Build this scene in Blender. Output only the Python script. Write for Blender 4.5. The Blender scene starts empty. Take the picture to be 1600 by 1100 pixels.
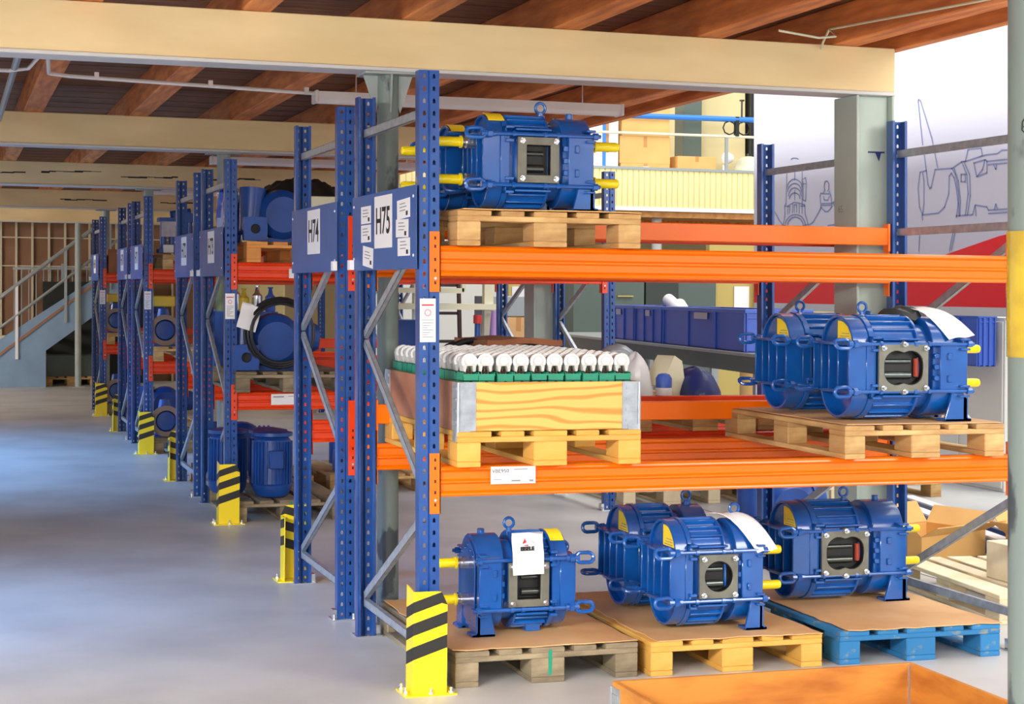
import bpy, math, random
from mathutils import Vector, Matrix
random.seed(7)
PI = math.pi
C = bpy.context.scene.collection
SC = bpy.context.scene
SL = 0.0105                      # the slab falls 1 cm per metre towards the drain on the right

# ------------------------------------------------------------------ camera, world, lights, exposure
cam = bpy.data.objects.new('camera', bpy.data.cameras.new('camera'))
C.objects.link(cam)
cam.location = (-1.8064, -6.6732, 1.6244)
cam.rotation_euler = (PI / 2, 0, -0.3024)
cam.data.sensor_width = 36
cam.data.lens = 2670.6 / 1600 * 36
cam.data.shift_x = 0.03
cam.data.shift_y = -0.0643
cam.data.clip_end = 200
SC.camera = cam

w = bpy.data.worlds.new('hall_daylight'); SC.world = w; w.use_nodes = True
w.node_tree.nodes['Background'].inputs[0].default_value = (0.92, 0.95, 1.0, 1)
w.node_tree.nodes['Background'].inputs[1].default_value = 0.8

def area(name, loc, tgt, sx, sy, power, col, spread=180):
    l = bpy.data.lights.new(name, 'AREA'); l.shape = 'RECTANGLE'; l.size = sx; l.size_y = sy
    l.energy = power; l.color = col; l.spread = math.radians(spread)
    o = bpy.data.objects.new(name, l); C.objects.link(o); o.location = loc
    o.rotation_euler = (Vector(tgt) - Vector(loc)).to_track_quat('-Z', 'Y').to_euler()
    return o
area('near_gate_daylight', (-4.4, 1.9, 3.0), (-1.2, 2.1, 0.0), 1.0, 1.6, 75, (0.22, 0.48, 1.0), 65)
area('far_gate_daylight', (-4.6, 10.0, 3.0), (-1.2, 9.8, 0.0), 5.5, 2.0, 270, (0.22, 0.50, 1.0), 75)
area('stair_fill_light', (-6.0, 17.5, 3.6), (0.0, 21.8, 1.2), 4.0, 2.0, 1500, (1.0, 0.95, 0.88))  # added fill that lifts the staircase and the brown back wall
area('front_fill_light', (-3.0, -10.5, 1.9), (-0.6, 4.0, 2.2), 8, 2.6, 420, (1.0, 0.96, 0.88))  # added fill aimed down the hall to brighten the camera-facing beam faces
area('front_window_daylight', (-5.0, -7.0, 5.6), (-0.6, 0.4, 0.0), 6, 4, 1150, (1.0, 0.96, 0.89))
area('foreground_fill_light', (-4.6, -4.6, 3.6), (-0.9, -0.4, 0.0), 3.0, 2.0, 800, (1.0, 0.97, 0.92), 80)  # extra light added to whiten the floor at the near left
area('aisle_fill_light', (-6.5, 5.0, 4.0), (-0.6, 7.0, 0.6), 7.0, 2.0, 1100, (0.96, 0.98, 1.0), 120)  # fill added for overall brightness under the timber ceiling
area('right_window_daylight', (5.0, -8.0, 4.5), (1.5, 0.5, 0.9), 5, 3, 560, (1.0, 0.97, 0.93))
area('hall_skylight', (8.0, 2.0, 14.0), (4.5, 5.0, 0.0), 9, 14, 1700, (1.0, 0.97, 0.9))
area('hall_back_skylight', (9.0, 13.0, 14.0), (6.5, 15.0, 2.0), 9, 8, 450, (1.0, 0.96, 0.86))

SC.view_settings.view_transform = 'Standard'
SC.view_settings.look = 'None'
SC.view_settings.exposure = 0.18
SC.view_settings.gamma = 1.0
SC.view_settings.use_curve_mapping = False

# ------------------------------------------------------------------ materials
def s2l(c):
    return tuple(((v / 255) / 12.92 if v <= 10 else ((v / 255 + .055) / 1.055) ** 2.4) for v in c) + (1,)
MATS = {}
def mat(name, rgb, rough=.5, metal=0, spec=.5, var=None, scale=8, stretch=(1, 1, 1), rnd=0, bump=0, coat=0, alpha=1, detail=4, ramp=(.35, .65), wave=False):
    m = bpy.data.materials.new(name); m.use_nodes = True; MATS[name] = m
    nt = m.node_tree; N = nt.nodes; K = nt.links; b = N['Principled BSDF']
    b.inputs['Roughness'].default_value = rough; b.inputs['Metallic'].default_value = metal
    b.inputs['Specular IOR Level'].default_value = spec; b.inputs['Coat Weight'].default_value = coat
    b.inputs['Coat Roughness'].default_value = .12
    base = s2l(rgb); b.inputs['Base Color'].default_value = base
    if alpha < 1: b.inputs['Alpha'].default_value = alpha
    out = None
    if var or bump:
        tc = N.new('ShaderNodeTexCoord'); mp = N.new('ShaderNodeMapping'); mp.inputs['Scale'].default_value = stretch
        K.new(tc.outputs['Object'], mp.inputs[0])
        if wave:
            tx = N.new('ShaderNodeTexWave'); tx.inputs['Scale'].default_value = scale
            tx.bands_direction = 'Z'; tx.inputs['Distortion'].default_value = 14; tx.inputs['Detail'].default_value = 1.5; tx.inputs['Detail Scale'].default_value = .7
        else:
            tx = N.new('ShaderNodeTexNoise'); tx.inputs['Scale'].default_value = scale; tx.inputs['Detail'].default_value = detail
        K.new(mp.outputs[0], tx.inputs[0])
        if var:
            r = N.new('ShaderNodeValToRGB'); r.color_ramp.elements[0].position = ramp[0]; r.color_ramp.elements[1].position = ramp[1]
            r.color_ramp.elements[0].color = s2l(var); r.color_ramp.elements[1].color = base
            K.new(tx.outputs[0], r.inputs[0]); out = r.outputs[0]
        if bump:
            bp = N.new('ShaderNodeBump'); bp.inputs['Strength'].default_value = bump; bp.inputs['Distance'].default_value = .004
            K.new(tx.outputs[0], bp.inputs['Height']); K.new(bp.outputs[0], b.inputs['Normal'])
    if rnd:
        oi = N.new('ShaderNodeObjectInfo'); mr = N.new('ShaderNodeMapRange')
        mr.inputs[3].default_value = 1 - rnd; mr.inputs[4].default_value = 1 + rnd * .4
        K.new(oi.outputs['Random'], mr.inputs[0])
        h = N.new('ShaderNodeHueSaturation'); h.inputs['Color'].default_value = base
        if out: K.new(out, h.inputs['Color'])
        K.new(mr.outputs[0], h.inputs['Value']); out = h.outputs[0]
    if out: K.new(out, b.inputs['Base Color'])
    return m

mat('concrete', (202, 202, 200), .4, spec=.45, var=(176, 176, 176), scale=1.3, detail=8, bump=.03, ramp=(.3, .62))
mat('slab_joint', (92, 90, 88), .8)
mat('deck_wood', (150, 98, 60), .8, var=(108, 70, 44), scale=3, stretch=(1, 9, 1), detail=6, rnd=.25, bump=.2)
mat('joist_wood', (240, 152, 84), .75, var=(196, 112, 62), scale=3, stretch=(7, .8, 7), detail=6, rnd=.15, bump=.2)
mat('cream_beam', (240, 216, 164), .6, var=(226, 200, 148), scale=1.2, stretch=(1, 2, 4), detail=5)
mat('pale_steel', (206, 206, 204), .5)
mat('blue_rack', (30, 80, 156), .32, coat=.35, var=(24, 68, 138), scale=5)
mat('sign_blue', (44, 92, 166), .45, var=(40, 84, 156), scale=4)
mat('orange_beam', (252, 112, 0), .3, spec=.35, coat=.25, var=(252, 116, 0), scale=3)
mat('red_beam', (246, 76, 16), .3, coat=.5, var=(228, 58, 16), scale=3)
mat('slot_shade', (70, 14, 16), .7)
mat('galvanised', (180, 188, 196), .38, metal=.4, var=(150, 158, 168), scale=22, ramp=(.3, .7))
mat('zinc_bright', (222, 226, 230), .22, metal=.9)
mat('guard_yellow', (250, 222, 20), .4, coat=.3)
mat('guard_black', (34, 34, 32), .5)
mat('paper', (238, 238, 240), .7)
mat('paper_grey', (196, 192, 196), .7, var=(176, 170, 176), scale=20)
mat('ink', (24, 24, 26), .7)
mat('ink_grey', (140, 140, 146), .7)
mat('ink_red', (206, 38, 44), .7)
mat('pump_blue', (16, 90, 172), .24, coat=.7, var=(16, 78, 156), scale=6, bump=.04)
mat('motor_blue', (22, 76, 160), .4, coat=.2, var=(18, 64, 138), scale=6)
mat('machined', (124, 124, 112), .45, metal=.4, var=(108, 108, 98), scale=14)
mat('cavity', (12, 14, 14), .5)
mat('rotor', (92, 98, 96), .25, metal=.85)
mat('rust_red', (150, 56, 34), .7)
mat('cap_yellow', (250, 226, 20), .35, coat=.2)
mat('sticker', (255, 226, 40), .45)
mat('steel_bolt', (214, 218, 222), .22, metal=.9)
mat('pallet_grey', (168, 152, 122), .85, var=(112, 100, 80), scale=5, stretch=(1, .4, 3), rnd=.3, detail=7, bump=.25)
mat('pallet_pine', (226, 190, 128), .8, var=(176, 130, 78), scale=5, stretch=(1, .5, 3), rnd=.2, detail=7, bump=.2)
mat('pallet_yellow', (226, 182, 96), .75, var=(220, 162, 66), scale=5, stretch=(1, .5, 3), rnd=.12, detail=7, bump=.2)
mat('pallet_blue', (40, 120, 176), .7, var=(150, 150, 120), scale=9, stretch=(1, 1, 1), rnd=.12, detail=8, bump=.2, ramp=(.36, .44))
mat('pallet_pale', (240, 226, 196), .8, var=(216, 196, 158), scale=4, rnd=.1, bump=.2)
mat('pallet_orange', (238, 168, 92), .75, var=(222, 146, 74), scale=5, rnd=.1, bump=.2)
mat('cardboard', (228, 184, 130), .6, var=(212, 162, 108), scale=3, detail=5)
mat('cardboard_brown', (160, 104, 70), .85, var=(142, 90, 60), scale=5)
mat('box_card', (226, 180, 112), .8, var=(218, 170, 102), scale=3)
mat('tape_brown', (196, 140, 80), .5)
mat('plywood', (230, 184, 96), .5, var=(208, 142, 54), scale=1.5, stretch=(1.6, 1, 5.0), wave=True, ramp=(.05, .42), coat=.1)
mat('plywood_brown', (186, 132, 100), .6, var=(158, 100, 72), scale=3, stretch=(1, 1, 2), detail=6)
mat('crate_orange', (206, 138, 56), .6, var=(164, 92, 30), scale=4, stretch=(.8, 1, 3), detail=6, ramp=(.3, .6))
mat('tray_green', (30, 142, 112), .45)
mat('white_plastic', (246, 248, 248), .35, alpha=1, var=(226, 228, 228), scale=30)
mat('wrap_grey', (196, 198, 194), .4)
mat('fork_steel', (78, 68, 58), .35, metal=.5)
mat('green_column', (184, 198, 188), .5, var=(168, 182, 172), scale=2)
mat('pipe_column', (120, 134, 130), .5, var=(66, 74, 80), scale=7, stretch=(1, 1, .5), detail=7, ramp=(.42, .46))
mat('pipe_clean', (162, 170, 168), .5, var=(150, 158, 156), scale=4)
mat('tape_yellow', (206, 176, 30), .18, coat=.6, var=(178, 148, 24), scale=14, bump=.5)
mat('banner_white', (184, 183, 198), .5)
mat('banner_red', (214, 22, 36), .5)
mat('banner_grey', (186, 188, 192), .6)
mat('banner_line', (120, 128, 170), .6)
mat('wall_cream', (214, 200, 152), .8)
mat('wall_light', (214, 214, 208), .8)
mat('wall_brown', (142, 104, 78), .8, var=(126, 92, 68), scale=2)
mat('batten', (206, 194, 168), .7)
mat('stair_blue', (136, 164, 190), .6, var=(124, 150, 176), scale=2)
mat('stair_edge', (154, 112, 84), .7)
mat('rail_grey', (156, 164, 166), .4, metal=.4)
mat('crack_and_stair_shade', (40, 44, 42), .8)  # dark tone for the beam cracks and the painted shade under the stairs
mat('cabinet_green', (84, 98, 92), .5)
mat('cabinet_dark', (52, 58, 54), .5)
mat('board_yellow', (190, 168, 96), .6)
mat('osb', (206, 150, 90), .8, var=(180, 120, 66), scale=14)
mat('cladding', (226, 212, 154), .5)
mat('rail_blue', (50, 124, 214), .4)
mat('bin_blue', (62, 98, 196), .4, coat=.1)
mat('tarp_dark', (28, 34, 34), .5, coat=.2, bump=.5, scale=9)
mat('tarp_navy', (24, 42, 108), .5, coat=.2)
mat('film_blue', (40, 84, 190), .15, coat=.9, bump=1, scale=24)
mat('bag_white', (246, 250, 252), .5, coat=.2, bump=.5, scale=12)
mat('hose_black', (34, 36, 40), .35)
mat('cream_steel', (222, 220, 190), .5)
mat('ladder_brown', (62, 44, 40), .6)
mat('lamp_white', (232, 226, 222), .4)
mat('yellow_motor', (214, 180, 50), .45)
mat('worn_flange', (140, 122, 108), .5, metal=.4)
mat('purple', (176, 140, 196), .5)
mat('tool_red', (200, 52, 44), .5)
mat('black_metal', (26, 28, 28), .4)
mat('oil_green', (136, 156, 120), .5)

# ------------------------------------------------------------------ mesh builder
class MB:
    def __init__(s): s.v = []; s.f = []; s.m = []
    def add(s, vs, fs, m=0):
        o = len(s.v); s.v += [tuple(p) for p in vs]
        for f in fs: s.f.append(tuple(i + o for i in f)); s.m.append(m)
        return s
    def box(s, x0, y0, z0, x1, y1, z1, m=0):
        if x0 > x1: x0, x1 = x1, x0
        if y0 > y1: y0, y1 = y1, y0
        if z0 > z1: z0, z1 = z1, z0
        vs = [(x0, y0, z0), (x1, y0, z0), (x1, y1, z0), (x0, y1, z0), (x0, y0, z1), (x1, y0, z1), (x1, y1, z1), (x0, y1, z1)]
        return s.add(vs, [(3, 2, 1, 0), (4, 5, 6, 7), (0, 1, 5, 4), (1, 2, 6, 5), (2, 3, 7, 6), (3, 0, 4, 7)], m)
    def ext(s, prof, a, b, ax='x', m=0, caps=True):
        n = len(prof)
        def P(u, v, t): return (t, u, v) if ax == 'x' else ((u, t, v) if ax == 'y' else (u, v, t))
        vs = [P(u, v, a) for u, v in prof] + [P(u, v, b) for u, v in prof]
        fs = [(i, (i + 1) % n, (i + 1) % n + n, i + n) for i in range(n)]
        if caps: fs += [tuple(range(n))[::-1], tuple(range(n, 2 * n))]
        return s.add(vs, fs, m)
    def hollow(s, po, pi, a, b, ax='x', m=0):
        n = len(po)
        def P(q, t): u, v = q; return (t, u, v) if ax == 'x' else ((u, t, v) if ax == 'y' else (u, v, t))
        vs = [P(q, a) for q in po] + [P(q, b) for q in po] + [P(q, a) for q in pi] + [P(q, b) for q in pi]
        fs = []
        for i in range(n):
            j = (i + 1) % n
            fs += [(i, j, j + n, i + n), (i + 2 * n, i + 3 * n, j + 3 * n, j + 2 * n), (i, i + 2 * n, j + 2 * n, j), (i + n, j + n, j + 3 * n, i + 3 * n)]
        return s.add(vs, fs, m)
    def cyl(s, p0, p1, r0, r1=None, n=12, m=0):
        r1 = r0 if r1 is None else r1
        p0 = Vector(p0); p1 = Vector(p1); d = (p1 - p0).normalized()
        a = d.orthogonal().normalized(); b = d.cross(a)
        vs = []
        for p, r in ((p0, r0), (p1, r1)):
            for i in range(n):
                t = 2 * PI * i / n; vs.append(p + a * math.cos(t) * r + b * math.sin(t) * r)
        fs = [(i, (i + 1) % n, (i + 1) % n + n, i + n) for i in range(n)] + [tuple(range(n))[::-1], tuple(range(n, 2 * n))]
        return s.add(vs, fs, m)
    def tube(s, pts, r, n=8, m=0, closed=False):
        pts = [Vector(p) for p in pts]; k = len(pts); vs = []; fs = []
        up = None
        for i, p in enumerate(pts):
            q0 = pts[(i - 1) % k] if (closed or i > 0) else p
            q1 = pts[(i + 1) % k] if (closed or i < k - 1) else p
            d = (q1 - q0).normalized()
            if up is None: up = d.orthogonal().normalized()
            up = (up - d * up.dot(d)).normalized(); b = d.cross(up)
            rr = r[i] if isinstance(r, (list, tuple)) else r
            for j in range(n):
                t = 2 * PI * j / n; vs.append(p + up * math.cos(t) * rr + b * math.sin(t) * rr)
        for i in range(k if closed else k - 1):
            for j in range(n):
                a, b2 = i * n + j, i * n + (j + 1) % n; c, d2 = ((i + 1) % k) * n + (j + 1) % n, ((i + 1) % k) * n + j
                fs.append((a, b2, c, d2))
        if not closed: fs += [tuple(range(n))[::-1], tuple(range((k - 1) * n, k * n))]
        return s.add(vs, fs, m)
    def lathe(s, prof, c=(0, 0, 0), ax='z', n=20, m=0):      # prof: (r, t) along the axis
        vs = []; fs = []; k = len(prof)
        for r, t in prof:
            for i in range(n):
                a = 2 * PI * i / n; u, v = r * math.cos(a), r * math.sin(a)
                p = (u, v, t) if ax == 'z' else ((t, u, v) if ax == 'x' else (v, t, u))
                vs.append((p[0] + c[0], p[1] + c[1], p[2] + c[2]))
        for j in range(k - 1):
            for i in range(n): fs.append((j * n + i, j * n + (i + 1) % n, (j + 1) * n + (i + 1) % n, (j + 1) * n + i))
        fs += [tuple(range(n))[::-1], tuple(range((k - 1) * n, k * n))]
        return s.add(vs, fs, m)
    def xf(s, M):
        s.v = [tuple(M @ Vector(p)) for p in s.v]
        if M.determinant() < 0: s.f = [f[::-1] for f in s.f]
        return s
    def mesh(s, name, mats, smooth=True):
        me = bpy.data.meshes.new(name); me.from_pydata(s.v, [], s.f)
        for m in (mats if isinstance(mats, (list, tuple)) else [mats]): me.materials.append(MATS[m])
        me.polygons.foreach_set('material_index', s.m)
        import bmesh
        bm = bmesh.new(); bm.from_mesh(me); bmesh.ops.recalc_face_normals(bm, faces=bm.faces); bm.to_mesh(me); bm.free()
        if smooth: me.shade_smooth(); me.set_sharp_from_angle(angle=math.radians(38))
        me.update(); return me
    def build(s, name, mats, parent=None, smooth=True, bevel=0, kind=None, label=None):
        o = bpy.data.objects.new(name, s.mesh(name, mats, smooth)); C.objects.link(o)
        if parent: o.parent = parent
        if bevel:
            b = o.modifiers.new('bevel', 'BEVEL'); b.width = bevel; b.segments = 1; b.limit_method = 'ANGLE'
        if kind: o['kind'] = kind
        if label: o['label'] = label
        return o

def TILT(rz=0): return (Matrix.Rotation(SL, 4, 'Y') @ Matrix.Rotation(rz, 4, 'Z')).to_euler()
def put(o, x, y, z=0, rz=0, tilt=True):
    o.location = (x, y, z - SL * x); o.rotation_euler = TILT(rz) if tilt else (0, 0, rz); return o
def thing(name, label, cat, x=0, y=0, z=0, rz=0, group=None, tilt=True):
    o = bpy.data.objects.new(name, None); C.objects.link(o); o.empty_display_size = .1
    put(o, x, y, z, rz, tilt); return tag(o, label, cat, group)
def tag(o, label=None, cat=None, group=None, kind=None):
    if label: o['label'] = label
    if cat: o['category'] = cat
    if group: o['group'] = group
    if kind: o['kind'] = kind
    return o
KIDS = {}
def kids(o): return [c for c in C.objects if c.parent == o]
def copy_tree(o, parent=None, table=None):
    if table is None:
        table = {}
        for q in C.objects:
            if q.parent: table.setdefault(q.parent.name, []).append(q)
    c = o.copy(); C.objects.link(c)
    if parent: c.parent = parent
    for ch in table.get(o.name, []): copy_tree(ch, c, table)
    return c
def inst(mesh, name, parent, loc=(0, 0, 0), rot=(0, 0, 0), bevel=0, scale=None):
    o = bpy.data.objects.new(name, mesh); C.objects.link(o); o.parent = parent; o.location = loc; o.rotation_euler = rot
    if scale: o.scale = scale
    if bevel:
        b = o.modifiers.new('bevel', 'BEVEL'); b.width = bevel; b.segments = 1; b.limit_method = 'ANGLE'
    return o
TEXTS = {}
def text(body, size, M, m, parent, name='lettering', sx=1, bold=0):
    key = (body, size, m, sx, bold)
    if key not in TEXTS:
        cu = bpy.data.curves.new('t', 'FONT'); cu.body = body; cu.size = size; cu.align_x = 'CENTER'; cu.align_y = 'CENTER'
        cu.extrude = .0004; cu.offset = bold
        t = bpy.data.objects.new('t', cu); C.objects.link(t)
        bpy.context.view_layer.update()
        me = bpy.data.meshes.new_from_object(t.evaluated_get(bpy.context.evaluated_depsgraph_get()))
        C.objects.unlink(t); bpy.data.objects.remove(t); me.name = name
        me.materials.clear(); me.materials.append(MATS[m])
        me.transform(Matrix.Diagonal((sx, 1, 1, 1)))
        TEXTS[key] = me
    o = bpy.data.objects.new(name, TEXTS[key]); C.objects.link(o); o.parent = parent
    o.matrix_local = M; return o
def frame_m(loc, face):            # text frames: facing -y (towards the aisle) or facing -x
    if face == '-y': R = Matrix(((1, 0, 0), (0, 0, -1), (0, 1, 0)))
    else: R = Matrix(((0, 0, -1), (-1, 0, 0), (0, 1, 0)))
    return Matrix.Translation(loc) @ R.to_4x4()
def arc(cx, cy, r, a0, a1, n): return [(cx + r * math.cos(a0 + (a1 - a0) * i / n), cy + r * math.sin(a0 + (a1 - a0) * i / n)) for i in range(n + 1)]
def stadium(r, a, zc, n=12): return arc(0, zc + a, r, 0, PI, n) + arc(0, zc - a, r, PI, 2 * PI, n)

# ------------------------------------------------------------------ the setting
def slopebox(name, x0, y0, z0, x1, y1, z1, m, kind='structure', parent=None):
    b = MB(); b.box(x0, y0, z0, x1, y1, z1)
    b.v = [(x, y, z - SL * x) for x, y, z in b.v]
    return b.build(name, m, parent, smooth=False, kind=kind)
fl = slopebox('floor', -14, -12, -.2, 18, 25, 0, 'concrete')
jb = MB()
for x in (-4.2, 3.55, 7.6, 11.6): jb.box(x, -12, 0, x + .012, 25, .0008)
for y in (-3.0, 3.6, 6.9, 10.6, 14.4): jb.box(3.0, y, 0, 18, y + .012, .0008)
jb.box(-14, 17.2, 0, 3.5, 17.21, .0008)
jb.v = [(x, y, z - SL * x) for x, y, z in jb.v]
jb.build('slab_joint', 'slab_joint', fl, smooth=False, kind='stuff')

# timber ceiling: deck boards carried by joists, bearing on cream steel-lined main beams
ceil = MB().box(-9, -7, 3.12, 2.97, 22.8, 3.2); ceil.v = [(x, y, z - SL * x) for x, y, z in ceil.v]
ceil = ceil.build('ceiling', 'deck_wood', smooth=False, kind='structure')
bd = MB().box(0, 0, 0, 11.9, .192, .03).mesh('deck_board', 'deck_wood', False)
y = -6.6; i = 0
while y < 22.4:
    o = inst(bd, 'deck_board', ceil, (-9 + .07, y, 3.088 + SL * 9 - SL * .07 + (.003 if i % 2 else 0)), (0, SL, 0)); y += .2; i += 1
jm = MB().box(-.07, 0, 0, .07, 29.2, .2).mesh('joist', 'joist_wood', False)
for i in range(15):
    x = 2.60 - .762 * i
    inst(jm, 'joist', ceil, (x, -6.8, 2.888 - SL * x), (0, SL, 0), bevel=.006)
eb = MB().box(-.035, 0, -.0, .035, 29.2, .24).mesh('edge_board', 'joist_wood', False)
inst(eb, 'edge_board', ceil, (2.935, -6.8, 2.888 - SL * 2.935), (0, SL, 0))
for k in range(5):
    yb = 1.15 + 5.085 * k
    x0, x1 = (-9, 2.88)
    bm = MB(); L = x1 - x0
    bm.box(0, 0, .018, L, .17, .246); bm.box(0, -.01, 0, L, .18, .018, 1)
    o = bm.build('main_beam', ['cream_beam', 'pale_steel'], smooth=False, bevel=.003)
    put(o, x0, yb, 2.64); tag(o, 'cream painted ceiling beam, %s' % ['nearest and widest, passing right above the front rack', 'second from the camera, above the second pair of racks', 'third from the camera, with long dark cracks in its face', 'fourth from the camera, above the far racks', 'farthest, directly in front of the brown back wall'][k], 'beam', 'cream ceiling beams')

    if k in (2, 3):
        r_ = random.Random(k); cb = MB()
        for x in ((6.7, 7.3, 8.1, 8.9, 9.8, 10.8) if k == 2 else (7.2, 8.6, 9.9)):
            z = .14 - .03 * (x % 1); p = (x, z)
            for _ in range(7):
                q = (p[0] + r_.uniform(.05, .12), p[1] + r_.uniform(-.014, .012)); h = r_.uniform(.002, .006)
                cb.box(p[0], -.0012, min(p[1], q[1]) - h, q[0] + .01, .0, max(p[1], q[1]) + h * .5); p = q
        cb.build('crack', 'crack_and_stair_shade', o, smooth=False, kind='stuff')

def pipe_column(k):
    x, y = .195, 1.24 + 5.085 * k
    near = k == -1
    names = {-1: 'peeling grey pipe column at the right edge with yellow tape and number 65', 0: 'grey round column with flared head just behind the front rack', 1: 'grey round column behind the second pair of racks', 2: 'grey round column behind the third pair of racks', 3: 'grey round column behind the far racks', 4: 'pale round column standing in front of the staircase'}
    t = thing('pipe_column', names[k], 'column', x, y, 0, tilt=False)
    H = 2.64
    MB().cyl((0, 0, -.002), (0, 0, H), .051, n=32).build('shaft', 'pipe_column' if k in (-1, 0) else 'pipe_clean', t)
    if k != 4:
        hb = MB(); hb.box(-.13, -.09, H - .012, .13, .09, H - .001)
        for sx, sy in ((1, 0), (-1, 0), (0, 1), (0, -1)) if k <= 0 else ():
            e = (.12 if sx else .085)
            p = [(.05, H - .15), (.06, H - .19), (e, H - .012), (.05, H - .012)]
            w_ = .004
            vs = []
            for d in (-w_, w_):
                for u, z in p: vs.append((sx * u, d, z) if sx else (d, sy * u, z))
            hb.add(vs, [(0, 1, 2, 3), (7, 6, 5, 4), (0, 4, 5, 1), (1, 5, 6, 2), (2, 6, 7, 3), (3, 7, 4, 0)])
        hb.build('bracket', 'pipe_clean', t, smooth=False)
    MB().box(-.1, -.1, 0, .1, .1, .01).build('base_plate', 'pipe_clean', t, smooth=False)
    if near:
        tp = MB().cyl((0, 0, 1.49), (0, 0, 1.732), .0535, n=32)
        for a, z in ((.3, 1.56), (1.2, 1.62), (2.0, 1.66)):
            tp.cyl((0, 0, z), (0, 0, z + .006), .0545, n=32)
        tp.build('yellow_tape', 'tape_yellow', t)
        # number painted on the shaft, wrapping round it
        sk = [[(0.0, .03), (-.012, .012), (-.013, -.004), (-.004, -.013), (.006, -.006), (.002, .004), (-.010, .002)],
              [(.040, .030), (.022, .028), (.020, .010), (.032, .010), (.038, -.002), (.030, -.013), (.018, -.010)]]
        nb = MB()
        for st in sk:
            nb.tube([(math.cos(-2.42 + u / .0515 * 1.0) * .0518, math.sin(-2.42 + u / .0515 * 1.0) * .0518, 1.928 + v) for u, v in st], .0013, 6)
        nb.build('painted_number', 'ink', t)
    return t
for k in (-1, 0, 1, 2, 3, 4): pipe_column(k)

def steel_column(k, label):
    t = thing('steel_column', label, 'column', 2.77, 1.27 + 5.085 * k, 0, tilt=False)
    H = 2.64; b = MB()
    b.box(-.11, -.12, 0, -.095, .12, H); b.box(.095, -.12, 0, .11, .12, H); b.box(-.095, -.075, 0, .095, -.06, H)
    b.build('shaft', 'green_column', t, smooth=False, bevel=.004)
    MB().box(-.16, -.16, 0, .16, .16, .012).build('base_plate', 'green_column', t, smooth=False)
    if k == 0:
        b = MB()
        b.box(-.02, -.079, 2.345, .075, -.075, 2.353); b.add([(.02, -.079, 2.346), (.055, -.079, 2.346), (.042, -.079, 2.30)], [(0, 1, 2)])
        b.build('blue_paint_run', 'tarp_navy', t, smooth=False)
        text('65', .05, frame_m((-.1105, .05, 2.055), '-x'), 'ink_grey', t, 'painted_number')
steel_column(0, 'grey-green steel column carrying the right end of the nearest cream beam')
steel_column(1, 'grey-green steel column farther back, seen under the front orange beam')

# walls
slopebox('wall_back', -14, 23.3, -.2, 18, 23.5, 9, 'wall_cream')
wb = slopebox('wall_back_2', -9, 23.2, 0, 3.0, 23.28, 2.95, 'wall_brown')
for i, x in enumerate([-3.3, -2.9, -2.5, -2.1, -1.66, -1.22, -.96, -.708, -.446, -.172, .093, .5, .95, 1.4, 1.9, 2.4]):
    slopebox('batten', x - .018, 23.15, 0, x + .018, 23.2, 2.9, 'batten', None, wb)
for z in (2.43, 1.95): slopebox('batten', -9, 23.16, z, 3, 23.2, z + .02, 'batten', None, wb)
slopebox('wall_right', 17.8, -12, -.2, 18, 23.3, 9, 'wall_light')
slopebox('wall_back_3', 3.0, 18.6, 0, 17.8, 18.75, 6.5, 'wall_cream')

# ------------------------------------------------------------------ pallet racks
PW = .085
def post_mesh():
    b = MB(); H = 2.5; t = .0022; pitch = .05; n = 50
    cols = (.022, .063); hw = .0075
    def strip(x0, x1):
        b.box(x0, 0, 0, x1, t, H)
    strip(0, cols[0] - hw); strip(cols[1] + hw, PW)
    b.box(cols[0] + hw, 0, 0, .037, t, H); b.box(.048, 0, 0, cols[1] - hw, t, H)
    b.add([(.037, 0, 0), (.0425, .006, 0), (.048, 0, 0), (.037, 0, H), (.0425, .006, H), (.048, 0, H)], [(0, 1, 4, 3), (1, 2, 5, 4)])
    for c in cols:
        for i in range(n):
            z = i * pitch; x0, x1 = c - hw, c + hw
            h = [(c - .0058, z + .016), (c + .0058, z + .016), (c + .0058, z + .030), (c, z + .036), (c - .0058, z + .030)]
            o = [(x0, z), (x1, z), (x1, z + pitch), (c, z + pitch), (x0, z + pitch)]
            vs = [(x, 0, zz) for x, zz in o] + [(x, 0, zz) for x, zz in h] + [(x, t, zz) for x, zz in o] + [(x, t, zz) for x, zz in h]
            fs = []
            for j in range(5):
                k = (j + 1) % 5
                fs += [(j, k, k + 5, j + 5), (j + 10, j + 15, k + 15, k + 10), (j + 5, k + 5, k + 15, j + 15)]
            b.add(vs, fs)
    for x in (0, PW - t): b.box(x, t, 0, x + t, .058, H)
    b.box(0, .056, 0, .014, .058, H); b.box(PW - .014, .056, 0, PW, .058, H)
    return b.mesh('upright', 'blue_rack', False)
POST = post_mesh()
def foot_mesh():
    b = MB(); b.box(-.03, -.03, 0, PW + .01, .075, .006); b.box(-.024, -.002, .006, -.003, .05, .05)
    for x, y in ((-.02, -.012), (PW * .9, -.012)): b.cyl((x, y, .006), (x, y, .03), .007, n=6)
    return b.mesh('foot_plate', 'zinc_bright', False)
FOOT = foot_mesh()
BP = [(.046, .122), (.010, .122), (.002, .115), (0, .108), (.005, .1035), (.013, .098), (.013, .070), (.003, .062), (.003, .056), (.013, .049), (.013, .022), (.002, .013), (0, .006), (.004, 0), (.046, 0), (.05, .006), (.048, .013), (.038, .022), (.038, .049), (.047, .056), (.047, .062), (.038, .070), (.038, .098), (.046, .1035), (.05, .108), (.05, .118)]
BEAM = {}
def beam_mesh(kind, m):
    if (kind, m) not in BEAM:
        L = 2.8 - PW - .012; b = MB()
        if kind == 'step': b.ext(BP, 0, L, 'x')
        else: b.box(0, 0, 0, L, .04, .09)
        BEAM[(kind, m)] = b.mesh('beam', m, False)
    return BEAM[(kind, m)]
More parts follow.
